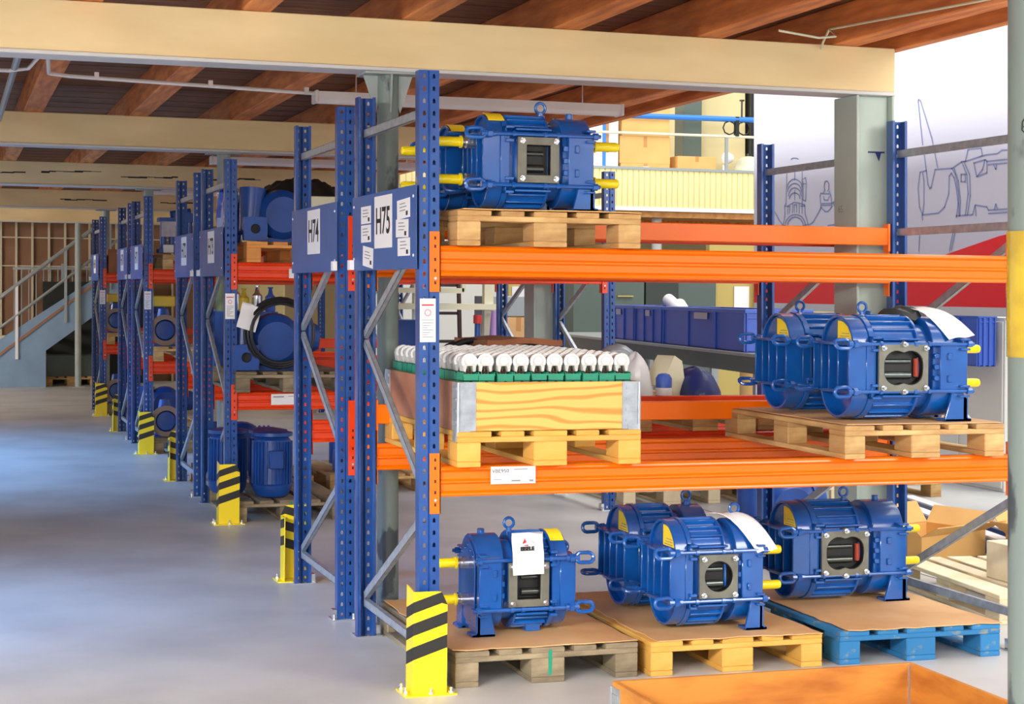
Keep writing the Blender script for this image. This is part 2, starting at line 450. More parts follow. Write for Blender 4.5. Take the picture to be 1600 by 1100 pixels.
def conn_mesh(m, h=.245, side=1):
    key = ('c', m, h, side)
    if key not in BEAM:
        b = MB(); t = .004
        b.box(0, 0, 0, side * .046, t, h); b.box(side * .042, 0, 0, side * .046, .05, h)
        for z in (.03, .08, .125, .178, .212):
            if z < h: b.box(side * .019, -.0006, z, side * .027, .001, z + .013, 1)  # raised dark boxes: the shade inside the hook holes, put into the colour
        b.cyl((side * .023, -.004, .055), (side * .023, 0, .055), .006, n=8, m=2)
        BEAM[key] = b.mesh('beam_connector', [m, 'slot_shade', 'zinc_bright'], False)
    return BEAM[key]
def brace_mesh(L):
    b = MB(); w_, d, t = .038, .022, .002
    b.box(0, 0, -w_ / 2, L, t, w_ / 2); b.box(0, 0, -w_ / 2, L, d, -w_ / 2 + t); b.box(0, 0, w_ / 2 - t, L, d, w_ / 2)
    b.box(0, d - t, -w_ / 2, L, d, -w_ / 2 + .008); b.box(0, d - t, w_ / 2 - .008, L, d, w_ / 2)
    return b.mesh('brace', 'galvanised', False)
BRACES = {}
def rack(y0, mir, label, code, m, notes=False, m_up=None):
    """aisle side at local y=0, rear at y=1.1; mir puts the aisle side away from the camera"""
    D = 1.1
    root = thing('pallet_rack', label, 'rack', .003, y0, 0, tilt=False)
    Y = (lambda y: D - y) if mir else (lambda y: y)
    for x in (0.0, 2.8):
        dz = -SL * x
        for side in (0, 1):             # 0: aisle side, 1: rear
            front = (side == 0) != mir  # web facing the camera
            yy = Y(0) if side == 0 else Y(D)
            xo = x + (.009 if side == 0 and not mir else 0)
            if front: inst(POST, 'upright', root, (xo, yy, dz)); inst(FOOT, 'foot_plate', root, (xo, yy, dz))
            else: inst(POST, 'upright', root, (xo + PW, yy, dz), (0, 0, PI)); inst(FOOT, 'foot_plate', root, (xo + PW, yy, dz), (0, 0, PI))
        pts = [((.05, .16), (1.05, .16)), ((1.05, .19), (.05, .68)), ((.05, .80), (1.05, 1.36)), ((1.05, 1.40), (.05, 1.86)), ((.05, 1.93), (1.05, 1.93)), ((.05, 2.33), (1.05, 2.33))]
        for (a, za), (b_, zb) in pts:
            p0 = Vector((x + .03, a, za + dz)); p1 = Vector((x + .03, b_, zb + dz))
            d = p1 - p0; L = round(d.length, 3)
            if L not in BRACES: BRACES[L] = brace_mesh(L)
            o = inst(BRACES[L], 'brace', root, p0)
            ex = d.normalized(); ey = Vector((1, 0, 0)); ez = ex.cross(ey)
            o.rotation_euler = Matrix((ex, ey, ez)).transposed().to_euler()
    # beams: aisle side and rear, two levels, and a back-stop beam over each rear one
    for z, hc in ((.770, .702), (1.668, 1.602)):
        for side in (0, 1):
            yy = Y(0) if side == 0 else Y(D)
            mm = m
            ry = (side == 0) == (not mir)           # front of beam faces the camera
            yb = yy - .004 if ry else yy + .004
            if ry: o = inst(beam_mesh('step', mm), 'beam', root, (PW + .007, yb, z - SL * PW), (0, SL, 0))
            else:
                L = 2.8 - PW - .012
                o = inst(beam_mesh('step', mm), 'beam', root, (PW + .007 + L, yb, z - SL * (PW + L)), (Matrix.Rotation(SL, 4, 'Y') @ Matrix.Rotation(PI, 4, 'Z')).to_euler())
            for x, s in ((.052, 1), (2.8 + .033, -1)):
                hh = .245 if side == 0 else .366
                cm = conn_mesh(mm, hh, s if ry else -s)
                inst(cm, 'beam_connector', root, (x, yb - .002 if ry else yb + .002, hc - SL * x), (0, 0, 0 if ry else PI))
    for z in (.985, 1.862):
        yb = Y(D) - .005 if mir else Y(D) - .045
        inst(beam_mesh('flat', m_up or m), 'backstop_beam', root, (PW + .007, yb, z - SL * PW), (0, SL, 0), bevel=.004)
        if not mir:
            for x in (PW + .001, 2.78): 
                bb = MB().box(0, 0, 0, .012, .05, .14).mesh('beam_end_plate', m, False) if 'bep' + m not in BEAM else BEAM['bep' + m]
                BEAM['bep' + m] = bb
                inst(bb, 'beam_end_plate', root, (x, yb - .005, z - .03 - SL * x))
    # row sign on the frame end, facing the side aisle
    sg = MB().box(-.0085, -.02, 1.695, -.0055, 1.115, 2.035)
    for yb, zb in ((.02, 1.75), (.02, 1.99), (1.08, 1.75), (1.08, 1.99)): sg.cyl((-.0125, yb, zb), (-.0085, yb, zb), .006, n=8, m=1)
    sg.box(-.03, 1.085, 1.70, -.0085, 1.13, 1.745, 1) if mir is False else sg.box(-.03, -.03, 1.70, -.0085, .015, 1.745, 1)
    sg = sg.build('row_sign', ['sign_blue', 'paper'], root, smooth=False)
    yc = .527
    MB().box(-.0100, yc - .155, 1.79, -.0086, yc + .155, 2.018).build('sign_paper', 'paper', sg, smooth=False)
    text(code, .165, frame_m((-.0105, yc, 1.903), '-x'), 'ink', sg, 'row_number', sx=.92, bold=.002)
    if notes:
        for i, (ya, yb, za, zb, tilt) in enumerate(((.75, .94, 1.906, 1.984, 0), (.75, .94, 1.822, 1.90, 0), (.71, .905, 1.71, 1.80, .09), (.075, .285, 1.905, 1.985, -.03), (.10, .305, 1.828, 1.902, .02), (.075, .275, 1.75, 1.824, 0))):
            nb = MB().box(-.0008, -(yb - ya) / 2, -(zb - za) / 2, 0, (yb - ya) / 2, (zb - za) / 2)
            for r in range(3): nb.box(-.0012, -.03 - .02 * (r % 2), .02 - r * .014, -.0008, .06, .024 - r * .014, 1)
            nb.box(-.0012, -.07, -.03, -.0008, -.04, -.012, 2)
            nb.build('location_label', ['paper', 'ink_grey', 'ink'], sg, smooth=False).location = (-.0088, (ya + yb) / 2, (za + zb) / 2)
            sg.children if 0 else None
            o = [q for q in C.objects][-1]; o.rotation_euler = (tilt, 0, 0)
    if not mir:
        # load label on the front upright
        lb = MB().box(.012, -.0022, 1.398, .078, -.0010, 1.574)
        lb.box(.02, -.0026, 1.545, .07, -.0022, 1.551, 1)
        lb.add([(.045 + .014 * math.cos(i * PI / 8), -.0026, 1.517 + .014 * math.sin(i * PI / 8)) for i in range(16)], [tuple(range(16))], 2)
        lb.add([(.045 + .011 * math.cos(i * PI / 8), -.0029, 1.517 + .011 * math.sin(i * PI / 8)) for i in range(16)], [tuple(range(16))], 0)
        for r in range(7): lb.box(.022, -.0026, 1.474 - r * .0095, .068 - .012 * (r % 3), -.0022, 1.477 - r * .0095, 3)
        lb.box(.02, -.0026, 1.486, .07, -.0022, 1.489, 3)
        lb.build('load_label', ['paper', 'ink_red', 'ink_red', 'ink_grey'], root, smooth=False)
    return root
CY = 5.085
GAP = .3757
ord_ = ['nearest', 'second', 'third', 'fourth']
R1 = rack(0, False, 'nearest pallet rack, blue posts and bright orange beams, row sign H75', 'H75', 'orange_beam', True, 'orange_beam')
R2 = rack(2.2 + GAP - 1.1, True, 'pallet rack standing back to back behind the nearest one, row sign H74', 'H74', 'red_beam')
R3 = rack(CY, False, 'pallet rack across the first aisle, its post behind the second striped guard', 'H73', 'red_beam')
R4 = rack(CY + 1.1 + GAP, True, 'pallet rack back to back with the one across the first aisle', 'H72', 'red_beam')
R5 = rack(2 * CY, False, 'pallet rack across the second aisle, its post behind the third striped guard', 'H71', 'red_beam')
R6 = rack(2 * CY + 1.1 + GAP, True, 'pallet rack back to back with the one across the second aisle', 'H70', 'red_beam')
R7 = rack(3 * CY, False, 'farthest visible pallet rack, beside the smallest striped guard', 'H69', 'red_beam')
# label on the lower front beam
lb = MB().box(.311, -.0065, .817, .505, -.0055, .888)
lb.box(.41, -.0070, .874, .47, -.0065, .878, 1); lb.box(.325, -.0070, .834, .36, -.0065, .837, 1); lb.box(.40, -.0070, .826, .44, -.0065, .833, 1); lb.box(.478, -.0070, .825, .496, -.0065, .833, 1)
lb.v = [(x, y, z - SL * x) for x, y, z in lb.v]
lb = lb.build('location_label', ['paper', 'ink_grey'], R1, smooth=False)
text('VBE950', .021, frame_m((.353, -.0072, .866), '-y'), 'ink', lb, 'lettering', sx=1.1)
lb = MB().box(.33, -.0065, .80, .55, -.0055, .875); lb.box(.345, -.007, .852, .42, -.0065, .86, 1); lb.box(.45, -.007, .856, .53, -.0065, .86, 1)
lb.build('location_label', ['paper', 'ink_grey'], R3, smooth=False)
lb = MB().box(.455, -.0065, 1.68, .6, -.0055, 1.745); lb.build('location_label', 'paper', R3, smooth=False)

# striped post guards
def guard_mesh():
    b = MB(); W = .14; Dp = .11; H = .41; t = .005
    # stripes: front face bands slope up to the right; side faces continue them
    bands = [(-.4, .14, 0), (.14, .192, 1), (.192, .236, 0), (.236, .285, 1), (.285, .325, 0), (.325, .37, 1), (.37, .6, 0)]
    sl = .32
    def band_face(P, u0, u1, z_of, top):
        for a, c, mi in bands:
            q = []
            zs = [(u0, max(0, min(top(u0), a + z_of(u0)))), (u1, max(0, min(top(u1), a + z_of(u1)))), (u1, max(0, min(top(u1), c + z_of(u1)))), (u0, max(0, min(top(u0), c + z_of(u0))))]
            if abs(zs[3][1] - zs[0][1]) + abs(zs[2][1] - zs[1][1]) < 1e-4: continue
            b.add([P(u, z) for u, z in zs], [(0, 1, 2, 3)], mi)
    n = 6
    ftop = lambda u: H if u < W - .025 else H - (u - W + .025) * 2.2
    stop = lambda d: H - (.0 if d < .02 else 0) + d * .12
    for i in range(n):
        a, c = W * i / n, W * (i + 1) / n
        for off in (0, t): band_face(lambda u, z, off=off: (u, off, z), a, c, lambda u: u * sl, ftop)
    for x in (0, t): band_face(lambda u, z, x=x: (x, u, z), 0, Dp, lambda u: -u * .35, stop)
    for x in (W, W - t): band_face(lambda u, z, x=x: (x, u, z), 0, Dp, lambda u: W * sl + u * .2, lambda u: H - .055)
    # closing edges of the plate
    b.add([(0, Dp, 0), (t, Dp, 0), (t, Dp, stop(Dp)), (0, Dp, stop(Dp))], [(0, 1, 2, 3)]); b.add([(W, Dp, 0), (W - t, Dp, 0), (W - t, Dp, H - .055), (W, Dp, H - .055)], [(0, 1, 2, 3)])
    b.add([(0, 0, H), (0, t, H), (W - .025, t, H), (W - .025, 0, H)], [(0, 1, 2, 3)])
    b.add([(0, 0, H), (t, 0, H), (t, Dp, stop(Dp)), (0, Dp, stop(Dp))], [(0, 1, 2, 3)])
    return b.mesh('guard_plate', ['guard_yellow', 'guard_black'], False)
GM = guard_mesh()
GB = MB().box(-.04, -.03, 0, .175, .12, .006).mesh('base_plate', 'guard_yellow', False)
GN = MB().cyl((0, 0, .006), (0, 0, .014), .012, n=6).cyl((0, 0, .014), (0, 0, .03), .006, n=8).mesh('anchor_bolt', 'zinc_bright', False)
def guard(y, rz, label):
    t = thing('post_guard', label, 'guard', -.048 if not rz else .09, y, 0, rz)
    inst(GM, 'guard_plate', t); inst(GB, 'base_plate', t)
    for p in ((-.022, .03, 0), (.07, -.016, 0), (.155, -.012, 0), (-.022, .1, 0)): inst(GN, 'anchor_bolt', t, p)
gn = ['largest yellow and black striped guard at the foot of the nearest blue post', 'striped yellow guard at the foot of the post across the first aisle', 'striped yellow guard at the foot of the post across the second aisle', 'smallest striped guard, at the foot of the farthest post by the stairs']
for k in range(4): guard(k * CY - .125, 0, gn[k])
gd = ['narrow striped guard seen edge on behind the H74 sign post', 'narrow striped guard seen edge on, second from the camera', 'narrow striped guard seen edge on, third from the camera']
for k in range(3): guard(k * CY + 2.2 + GAP + .125, PI, gd[k])

# ------------------------------------------------------------------ pallets
def pallet_proto(m):
    t = thing('pallet', 'x', 'pallet')
    W, L = .8, 1.2
    tb = {w_: MB().box(0, 0, 0, w_, L, .022).mesh('deck_board', m, False) for w_ in (.145, .1)}
    x = 0
    for w_ in (.145, .1, .145, .1, .145):
        inst(tb[w_], 'deck_board', t, (x, 0, .122), bevel=.003); x += w_ + .04125
    cb = MB().box(0, 0, 0, W, .145, .022).mesh('cross_board', m, False)
    for y in (0, .5275, 1.055): inst(cb, 'cross_board', t, (0, y, .100), bevel=.003)
    bl = {w_: MB().box(0, 0, 0, w_, .145, .078).mesh('block', m, False) for w_ in (.1, .145)}
    bb = {w_: MB().box(0, 0, 0, w_, L, .022).mesh('bottom_board', m, False) for w_ in (.1, .145)}
    for x, w_ in ((0, .1), (.3275, .145), (.7, .1)):
        for y in (0, .5275, 1.055): inst(bl[w_], 'block', t, (x, y, .022), bevel=.004)
        inst(bb[w_], 'bottom_board', t, (x, 0, 0), bevel=.003)
    return t
PAL = {}
def pallet(m, label, x, y, z=0, rz=0, group=None):
    if m not in PAL: t = PAL[m] = pallet_proto(m)
    else: t = copy_tree(PAL[m])
    put(t, x, y, z, rz); t['label'] = label
    if group: t['group'] = group
    return t
ZL, ZU = .892 + .001, 1.790 + .001     # tops of the lower and upper beams
pallet('pallet_grey', 'weathered grey pallet with a green paint streak on the floor, left of three', .15, -.05, 0, .015)
pallet('pallet_yellow', 'yellowish pine pallet on the floor, middle of three', 1.0, -.06, 0)
pallet('pallet_blue', 'worn blue painted pallet on the floor, right of three', 1.885, -.06, 0, -.01)
pallet('pallet_pine', 'worn pallet on the top level of the nearest rack under the big blue pump', .155, -.06, ZU)
pallet('pallet_yellow', 'yellow pallet on the lower beams carrying the collar box', .155, -.06, ZL)
pallet('pallet_pine', 'pallet on the lower beams at the right carrying two blue pumps', 1.905, -.07, ZL, 0)
MB().box(.40, -.0515, .03, .416, -.05, .135).build('green_paint_streak', 'tray_green', PAL['pallet_grey'], smooth=False).location = (.0, .051, 0)

def sheet(name, label, cat, x0, y0, x1, y1, z, m, amp=.004, t=.004, seed=1, warp=0, crease=None):
    r = random.Random(seed); nx, ny = 14, 14; vs = []
    for j in range(ny + 1):
        for i in range(nx + 1):
            u, v = i / nx, j / ny
            ex = r.uniform(-.008, .008) if i in (0, nx) else 0; ey = r.uniform(-.012, .012) if j in (0, ny) else 0
            zz = amp * (1 + math.sin(u * 7 + seed) * .5 + math.sin(v * 5 + seed * 2) * .5) + warp * ((2 * u - 1) ** 4)
            if j == 0 and crease: zz += crease(u)
            vs.append((x0 + (x1 - x0) * u + ex - x0, y0 + (y1 - y0) * v + ey - y0, max(0, zz)))
    k = len(vs); vs2 = vs + [(x, y, z2 + t) for x, y, z2 in vs]
    N = nx + 1; fs = []
    for j in range(ny):
        for i in range(nx):
            a = j * N + i; fs += [(a, a + N, a + N + 1, a + 1), (a + k, a + 1 + k, a + N + 1 + k, a + N + k)]
    for i in range(nx): fs += [(i, i + 1, i + 1 + k, i + k), (ny * N + i, ny * N + i + k, ny * N + i + 1 + k, ny * N + i + 1)]
    for j in range(ny): fs += [(j * N, j * N + k, (j + 1) * N + k, (j + 1) * N), (j * N + nx, (j + 1) * N + nx, (j + 1) * N + nx + k, j * N + nx + k)]
    o = MB().add(vs2, fs).build(name, m); put(o, x0, y0, z); return tag(o, label, cat)
sheet('cardboard_sheet', 'brown cardboard sheet under the left pump on the floor pallet', 'cardboard', .14, -.03, .95, 1.12, .1445, 'cardboard', .003, seed=2)
sheet('cardboard_sheet', 'tan cardboard sheet under the middle pair of pumps', 'cardboard', 1.03, -.07, 1.79, 1.1, .1445, 'cardboard', .002, seed=5)
sheet('cardboard_sheet', 'large tan cardboard sheet on the blue pallet', 'cardboard', 1.93, -.07, 2.69, 1.12, .1445, 'cardboard', .002, seed=8)
sheet('cardboard_sheet', 'creased cardboard sheet under the pump on the top level', 'cardboard', .18, -.075, .96, 1.1, ZU + .1445, 'box_card', .002, seed=3)
sheet('cardboard_sheet', 'tan cardboard sheet under the two pumps on the lower beams', 'cardboard', 1.93, -.04, 2.70, 1.1, ZL + .1445, 'cardboard', .002, seed=6)

# ------------------------------------------------------------------ rotary pumps
def pump(name, label, L, x, y, z, rz=0, flip=False, port='oval', r=.15, a=.08, eye=.3, shafts='far', mid_foot=False, plate=None, group=None, rot_seed=1):
    """open cover end at x=0, gear end with the shafts at x=L; centre line at y=0; flip mirrors left/right"""
    t = thing(name, label, 'pump', x, y, z, rz, group)
    F = Matrix.Translation((L, 0, 0)) @ Matrix.Diagonal((-1, 1, 1, 1)) if flip else Matrix.Identity(4)
    def B(b, nm, mats, par=t, bevel=0, smooth=True, lab=None): return b.xf(F).build(nm, mats, par, smooth=smooth, bevel=bevel, label=lab)
    zc = r + a + .012
    S = lambda rr, aa=a: stadium(rr, aa, zc)
    # main housing: collar, finned casing, neck
    b = MB()
    b.ext(S(r + .006), .14 * L, .19 * L); b.ext(S(r - .012), .19 * L, .58 * L); b.ext(S(r - .034), .56 * L, .72 * L)
    b.ext(S(r + .004), .555 * L, .58 * L)
    for s in (1, -1):
        for k in range(9):
            th = PI * (k + 1) / 10; 
            cy, cz = math.cos(th), math.sin(th)
            c0 = Vector((0, (r - .014) * cy, zc + s * (a + (r - .014) * cz))); c1 = Vector((0, (r + .004) * cy, zc + s * (a + (r + .004) * cz)))
            tn = Vector((0, -cz, s * cy)) * .005
            vs = []
            for xx in (.2 * L, .56 * L):
                for q in (c0 - tn, c0 + tn, c1 + tn * .7, c1 - tn * .7): vs.append((xx, q.y, q.z))
            b.add(vs, [(0, 1, 2, 3), (7, 6, 5, 4), (0, 4, 5, 1), (1, 5, 6, 2), (2, 6, 7, 3), (3, 7, 4, 0)])
    # lug blocks along the casing at rod height
    for sy in (1, -1):
        for sz in (1, -1):
            zz = zc + sz * .105
            b.box(.14 * L, sy * (r - .03), zz + sz * .022, .22 * L, sy * (r + .03), zz + sz * .034); b.box(.14 * L, sy * (r - .03), zz - sz * .020, .22 * L, sy * (r + .03), zz - sz * .034)
            b.box(.14 * L, sy * (r - .03), zz - .034, .155 * L, sy * (r + .02), zz + .034)
            b.box(.24 * L, sy * (r - .03), zz + sz * .016, .58 * L, sy * (r + .018), zz + sz * .026); b.box(.24 * L, sy * (r - .03), zz - sz * .020, .58 * L, sy * (r + .016), zz - sz * .030)
    B(b, 'housing', 'pump_blue', bevel=.0025)
    # open cover with its ring, webs and side straps
    b = MB()
    b.hollow(S(r), S(r - .012), 0, .14 * L); b.ext(S(r - .01), .085 * L, .13 * L)
    for sz in (1, -1):
        zz = zc + sz * .105
        b.box(-.035, -r - .022, zz - .007, .12 * L, r + .022, zz + .007)
        b.add([(-.035, -r * .7, zz - .007), (-.035, r * .7, zz - .007), (-.05, r * .3, zz - .007), (-.05, -r * .3, zz - .007), (-.035, -r * .7, zz + .007), (-.035, r * .7, zz + .007), (-.05, r * .3, zz + .007), (-.05, -r * .3, zz + .007)], [(0, 1, 2, 3), (7, 6, 5, 4), (0, 4, 5, 1), (1, 5, 6, 2), (2, 6, 7, 3), (3, 7, 4, 0)])
    for yy in (-r - .012, -r * .45, r * .1, r * .55, r + .004): b.box(-.03, yy, zc - .105, .10 * L, yy + .010, zc + .105)
    b.box(.02, -r, zc - .1, .05, r, zc + .1)
    for sy in (-1, 1): b.box(.10 * L, sy * (r - .01), zc - .1, .19 * L, sy * (r + .012), zc + .1)
    B(b, 'end_cover', 'pump_blue', bevel=.0025)
    cr = MB(); ca = arc(0, zc + a, r - .014, .18, PI - .18, 14); cr.ext(ca, .012, .020); B(cr, 'cover_plate', 'pump_blue')
    st = MB(); sa = [(u, v) for u, v in arc(0, zc + a, r - .024, PI / 2 - .05, PI - .42, 8)]
    pr = sa + [(sa[-1][0], zc + .118), (sa[0][0], zc + .118)]
    st.ext(pr, .0085, .0118)
    for k in range(3): st.box(.0078, sa[-1][0] + .02, zc + .124 + k * .012, .0086, sa[0][0] - .015 - .01 * k, zc + .127 + k * .012, 1)
    if port == 'square':
        st = MB(); q = arc(0, zc + a, r + .0065, PI / 2 + .05, PI / 2 + .75, 6)
        for (u0, v0), (u1, v1) in zip(q, q[1:]): st.box(0, 0, 0, 0, 0, 0) if 0 else st.add([(.02 * L, u0, v0), (.17 * L, u0, v0), (.17 * L, u1, v1), (.02 * L, u1, v1), (.02 * L, u0 * .99, v0 - .002), (.17 * L, u0 * .99, v0 - .002), (.17 * L, u1 * .99, v1 - .002), (.02 * L, u1 * .99, v1 - .002)], [(0, 1, 2, 3), (7, 6, 5, 4), (0, 4, 5, 1), (1, 5, 6, 2), (2, 6, 7, 3), (3, 7, 4, 0)])
    B(st, 'warning_sticker', ['sticker', 'ink_grey'], smooth=False, lab='yellow warning sticker')
    # clevises and tie rods
    for sy in (1, -1):
        for sz in (1, -1):
            yy, zz = sy * (r + .026), zc + sz * .105
            rd = MB(); rd.tube([(.02, yy, zz), (.98 * L, yy, zz)], .0085, 8)
            for q in (.2, .5, .62): rd.cyl((q * L, yy, zz), (q * L + .014, yy, zz), .0125, n=8)
            rd.cyl((.97 * L, yy, zz), (1.0 * L + .008, yy, zz), .015, n=6); rd.cyl((L, yy, zz), (L + .02, yy, zz), .008, n=8)
            B(rd, 'tie_rod', 'pump_blue')
            cl = MB(); an = [0, .5, 1.3, .2][(sy > 0) * 2 + (sz > 0)] * (1 if rot_seed % 2 else .7)
            pts = []
            for i in range(7): th = PI / 2 + PI * i / 6; pts.append((-.084 + .021 * math.cos(th), .021 * math.sin(th)))
            for i in range(7): th = -PI / 2 + PI * i / 6; pts.append((-.046 + .021 * math.cos(th), .021 * math.sin(th)))
            cl.tube([(u, yy + v * math.sin(an), zz + v * math.cos(an)) for u, v in pts], .0088, 8, closed=True)
            cl.cyl((-.040, yy, zz), (.02, yy, zz), .013, n=8); cl.cyl((-.016, yy, zz), (.004, yy, zz), .019, n=6)
            B(cl, 'lifting_shackle', 'pump_blue')
    # port flange on both sides
    pz = .094 if port == 'square' or port == 'round' else .105
    px0, px1 = (.19 * L, .62 * L) if port == 'oval' else (.36 * L - .09 + .04, .36 * L + .09 + .04)
    pcx, pcz = (px0 + px1) / 2, zc
    def hole(k):
        n = 32; hp = []
        hwx = (px1 - px0) / 2
        for i in range(n):
            th = 2 * PI * i / n
            if port == 'round': u, v = .066 * math.cos(th), .066 * math.sin(th)
            elif port == 'square':
                c, s_ = math.cos(th + 1e-6), math.sin(th + 1e-6); m_ = max(abs(c), abs(s_)); u, v = .052 * c / m_, .062 * s_ / m_
            else:
                u = hwx * .80 * math.copysign(abs(math.cos(th)) ** .8, math.cos(th)); v = .081 * math.copysign(abs(math.sin(th)) ** .72, math.sin(th)); v *= 1 - .16 * math.exp(-(u / .025) ** 2)
            hp.append((pcx + u * k, pcz + v * k))
        return hp
    def outer():
        n = 32; o = []
        for i in range(n):
            th = 2 * PI * i / n; c, s_ = math.cos(th + 1e-6), math.sin(th + 1e-6); m_ = max(abs(c) , abs(s_))
            u, v = (px1 - px0) / 2 * c / m_, pz * s_ / m_
            if port == 'oval' and abs(u) < .02: v *= 1.15
            o.append((pcx + u, pcz + v))
        return o
    for sy in (-1, 1):
        yo = sy * (r + .034)
        fb = MB(); fb.hollow(outer(), hole(1), yo, yo - sy * .014, 'y')
        fl_ = B(fb, 'port_flange', 'machined', lab='grey machined port flange', bevel=.0015)
        nb = MB(); nb.hollow([(pcx + (u - pcx) * .93, pcz + (v - pcz) * .93) for u, v in outer()], hole(1.0), yo - sy * .014, sy * (r - .012), 'y'); 
        B(nb, 'port_neck', 'pump_blue')
        if sy < 0:
            cb = MB(); cb.ext(hole(1.0), sy * (r - .006), sy * (r - .011), 'y', caps=True)
            hw_ = (px1 - px0) / 2 * .7 if port == 'oval' else .05
            cb.hollow(hole(.995), hole(.97), yo - sy * .004, sy * (r - .01), 'y')
            for zz, rr in ((-.034, .017), (.028, .010)): cb.cyl((pcx - hw_, sy * (r - .000), pcz + zz), (pcx + hw_ * .55, sy * (r - .000), pcz + zz), rr, n=12, m=1)
            if port == 'oval': cb.cyl((pcx + hw_ * .90, sy * (r + .004), pcz - .04), (pcx + hw_ * .90, sy * (r + .004), pcz + .04), .012, n=8, m=2)
            B(cb, 'rotor_chamber', ['cavity', 'rotor', 'rust_red'])
        for u, v in [(sx * ((px1 - px0) / 2 - .017), sz * (pz - .017)) for sx in (1, -1) for sz in (1, -1)] + ([(0, pz), (0, -pz)] if port == 'oval' else []):
            q = MB(); q.cyl((pcx + u, yo, pcz + v), (pcx + u, yo + sy * .010, pcz + v), .0125, n=6); q.cyl((pcx + u, yo + sy * .010, pcz + v), (pcx + u, yo + sy * .026, pcz + v), .0075, n=8)
            B(q, 'flange_bolt', 'steel_bolt')
    # gearbox end
    b = MB()
    b.ext(S(r - .004), .70 * L, .985 * L); b.ext(S(r - .03), .985 * L, L)
    b.box(.74 * L, -r - .02, zc - .105, .985 * L, r + .02, zc + .105)
    for sy in (1, -1):
        for zz in (-.06, -.01, .04): b.box(.70 * L, sy * (r - .02), zc + zz, .75 * L, sy * (r + .012), zc + zz + .024)
        for sz in (1, -1):
            zz = zc + sz * .105
            b.box(.90 * L, sy * (r - .03), zz + .016, .99 * L, sy * (r + .04), zz + .026); b.box(.90 * L, sy * (r - .03), zz - .028, .99 * L, sy * (r + .04), zz - .018)
            b.box(.80 * L, sy * (r + .0), zc + sz * .05 - .016, .84 * L, sy * (r + .03), zc + sz * .05 + .016)
    for k in range(5): b.cyl((.985 * L, -r * .6 + k * r * .3, zc + a + r * .62 - abs(k - 2) * .02), (.985 * L + .012, -r * .6 + k * r * .3, zc + a + r * .62 - abs(k - 2) * .02), .008, n=6)
    b.cyl((.86 * L, 0, zc + a + r - .01), (.86 * L, 0, zc + a + r + .016), .018, n=6)
    B(b, 'gearbox', 'pump_blue', bevel=.003)
    for sy in (-1, 1):
        b = MB(); y0, y1 = sy * (r + .01), sy * (r - .05)
        b.ext([(.80 * L, .0), (L + .02, .0), (L + .02, .012), (L - .002, .018), (L - .002, .1), (.93 * L, .15), (.86 * L, .15), (.84 * L, .08), (.80 * L, .012)], y0, y0 - sy * .016, 'y')
        b.box(.96 * L, y0, 0, .99 * L + .008, y1 - sy * .02, .11); b.box(.80 * L, y0, 0, L + .02, y1 - sy * .02, .012)
        B(b, 'foot', 'pump_blue', bevel=.002)
    if mid_foot: B(MB().box(.25 * L, -.07, 0, .25 * L + .065, .07, .06), 'foot', 'pump_blue', bevel=.002)
    # shafts with yellow protective caps
    ends = [1] if shafts == 'far' else [1, -1]
    for e in ends:
        for zz in (-.078, .078):
            x0 = L if e > 0 else -.03
            B(MB().cyl((x0 - e * .02, 0, zc + zz), (x0 + e * .030, 0, zc + zz), .027, n=16).cyl((x0, 0, zc + zz), (x0 + e * .06, 0, zc + zz), .017, n=16), 'shaft', 'steel_bolt')
            c = MB().lathe([(.017, .028), (.0225, .028), (.0225, .034), (.018, .036), (.018, .082), (.0165, .088), (.012, .091)] if 0 else [(.026, .048), (.026, .056), (.0205, .058), (.0200, .150), (.0170, .160), (.010, .164)], (0, 0, 0), 'x', 16)
            c.v = [(x0 + e * vx, vy, vz + zc + zz) for vx, vy, vz in c.v]
            B(c, 'shaft_cap', 'cap_yellow')
    # lifting eye
    ex = eye * L; zt = zc + a + r
    e = MB(); e.tube([(ex + .022 * math.cos(th), 0, zt + .036 + .022 * math.sin(th)) for th in [2 * PI * i / 16 for i in range(16)]], .0065, 8, closed=True)
    e.cyl((ex, 0, zt - .014), (ex, 0, zt + .016), .012, n=10); e.cyl((ex, 0, zt - .016), (ex, 0, zt + .004), .02, n=8)
    B(e, 'lifting_eye', 'pump_blue')
    return t
def pump_tag(x, y, z, rz, ry, label, w_=.075, h_=.11, logo=False, curl=.3, rx=0):
    """paper sheet in a clear pocket hanging over the pump"""
    n = 8; vs = []; b = MB()
    for i in range(n + 1):
        v = i / n
        for u in (-1, 1):
            vs.append((u * w_, -curl * .06 * math.sin(v * PI * .5) ** 2 + .004 * math.sin(v * 9), -v * h_ * 2))
    fs = [(2 * i, 2 * i + 1, 2 * i + 3, 2 * i + 2) for i in range(n)]
    k = len(vs); vs2 = vs + [(a_, b_ + .0015, c_) for a_, b_, c_ in vs]
    fs2 = fs + [tuple(q + k for q in f[::-1]) for f in fs] + [(0, 2 * n, 2 * n + k, k)] + [(1, 1 + k, 2 * n + 1 + k, 2 * n + 1)] + [(2 * n, 2 * n + 1, 2 * n + 1 + k, 2 * n + k)]
    b.add(vs2, fs2)
    o = b.build('delivery_note', 'paper'); o.location = (x, y, z - SL * x)
    o.rotation_euler = (Matrix.Rotation(rz, 4, 'Z') @ Matrix.Rotation(rx, 4, 'X') @ Matrix.Rotation(ry, 4, 'Y')).to_euler()
    tag(o, label, 'paper')
    return o
